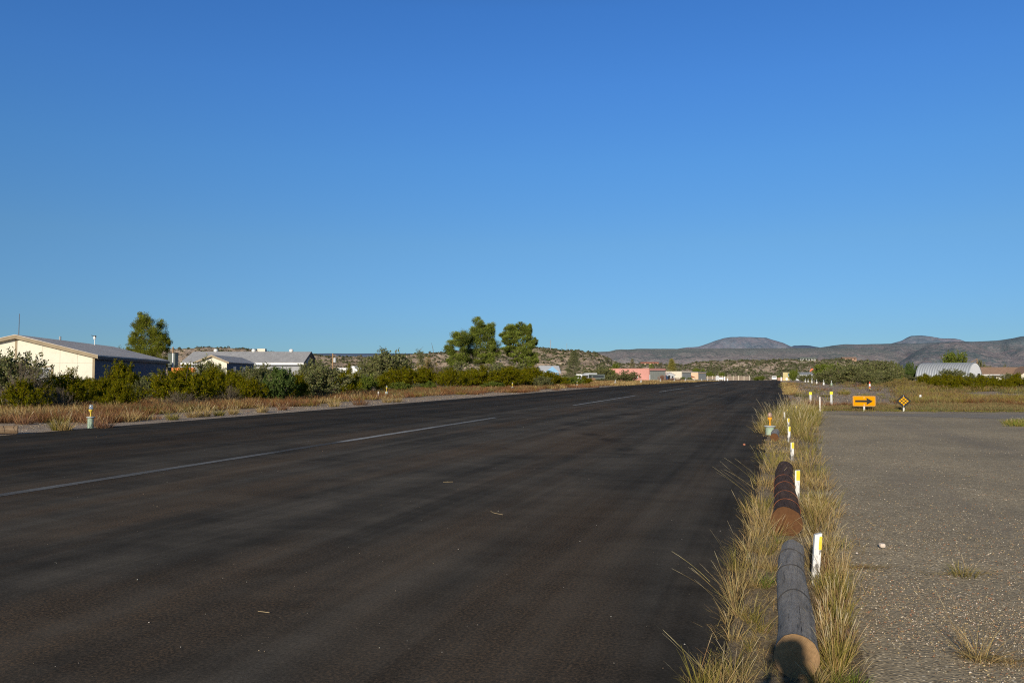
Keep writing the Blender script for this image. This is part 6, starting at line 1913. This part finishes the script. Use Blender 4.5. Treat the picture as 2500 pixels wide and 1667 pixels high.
for k in range(420):      # grass beside the far right edge of the runway
    py = 934 + 30 * rng.random() ** 1.3; px = 1908 + (py - 928) * .42 + abs(rng.normal()) * 14
    cover(fd, px, py, STRAW if rng.random() < .6 else (OLIVE if rng.random() < .5 else BRICK), .12 + .16 * rng.random(), 16, .4)
tag(fd.build('field_grass', M['straw']), 'low brown and olive dry grass covering the field right of the runway', 'grass', kind='stuff')

# loose stones on the road and the gravel patches
def stones(name, pts, sizes, cols, label):
    n = len(pts); oct_ = np.array([(1, 0, 0), (-1, 0, 0), (0, 1, 0), (0, -1, 0), (0, 0, 1), (0, 0, -.3)], float)
    tri = np.array([(0, 2, 4), (2, 1, 4), (1, 3, 4), (3, 0, 4), (2, 0, 5), (1, 2, 5), (3, 1, 5), (0, 3, 5)])
    an = rng.random(n) * 6.283; ca, sa = np.cos(an), np.sin(an)
    o = oct_[None] * (.6 + .7 * rng.random((n, 6, 1))) * sizes[:, None, None] * np.array([1.15, .9, .6])
    x = o[..., 0] * ca[:, None] - o[..., 1] * sa[:, None]; y = o[..., 0] * sa[:, None] + o[..., 1] * ca[:, None]
    V_ = np.stack([x, y, o[..., 2]], -1) + np.asarray(pts)[:, None, :]
    q = (np.arange(n) * 6)[:, None, None] + tri[None]
    tag(link(name, np_mesh(name, V_.reshape(-1, 3), q.reshape(-1, 3), np.repeat(cols, 6, 0)), M['gravel_stone']), label, 'gravel', kind='stuff')
pts = []; sz = []
while len(pts) < 15000:
    py = 1015 + 670 * rng.random() ** .75; px = 1960 + 600 * rng.random(); p = G(px, py)
    if p.x < .5: continue
    if mnoise.noise(Vector((p.x * .9, p.y * .7, 3))) + rng.random() * .9 < .25: continue
    pts.append((p.x, p.y, -.012)); sz.append((.0027 + .0060 * rng.random() ** 3) * (1 + .02 * p.y))
STC = [(.20, .165, .12), (.31, .25, .175), (.42, .345, .245), (.62, .53, .41), (.25, .205, .155), (.36, .18, .10), (.48, .36, .19)]
stones('loose_gravel', pts, np.array(sz), tint(STC, len(pts), rng, .2, .05), 'small loose stones strewn over the gravel road')
pts = []; sz = []
while len(pts) < 6000:
    if rng.random() < .55:
        px = 1905 + 400 * rng.random(); py = 932 + 66 * rng.random()
        if px < 1906 + (py - 928) * .5: continue
    else:
        px = -40 + 1500 * rng.random(); e_ = np.interp(px, [0, 600, 1000, 1300, 1550], [1056, 1011, 981, 958, 940]); py = e_ - 14 * rng.random() * (e_ - 905) / 130
    p = G(px, py); pts.append((p.x, p.y, p.z - .02)); sz.append((.012 + .02 * rng.random() ** 2) * (.6 + depth(p) * .012))
stones('field_stones', pts, np.array(sz), tint(STC, len(pts), rng, .2, .05), 'scattered grey and tan stones on the bare ground beside the pavement')
# chips of pale stone on the runway
pts = []; sz = []
for k in range(260):
    py = 960 + 700 * rng.random() ** 1.4; px = 1850 * rng.random(); p = G(px, py)
    if p.x < XL + .3 or p.x > right_edge(p.y) - .1: continue
    pts.append((p.x, p.y, .002)); sz.append((.002 + .004 * rng.random() ** 3) * (1 + .03 * p.y))
stones('stone_chips', pts, np.array(sz), tint([(.5, .45, .38), (.65, .6, .52), (.4, .3, .2)], len(pts), rng, .2, .05), 'tiny pale stone chips scattered over the dark runway')
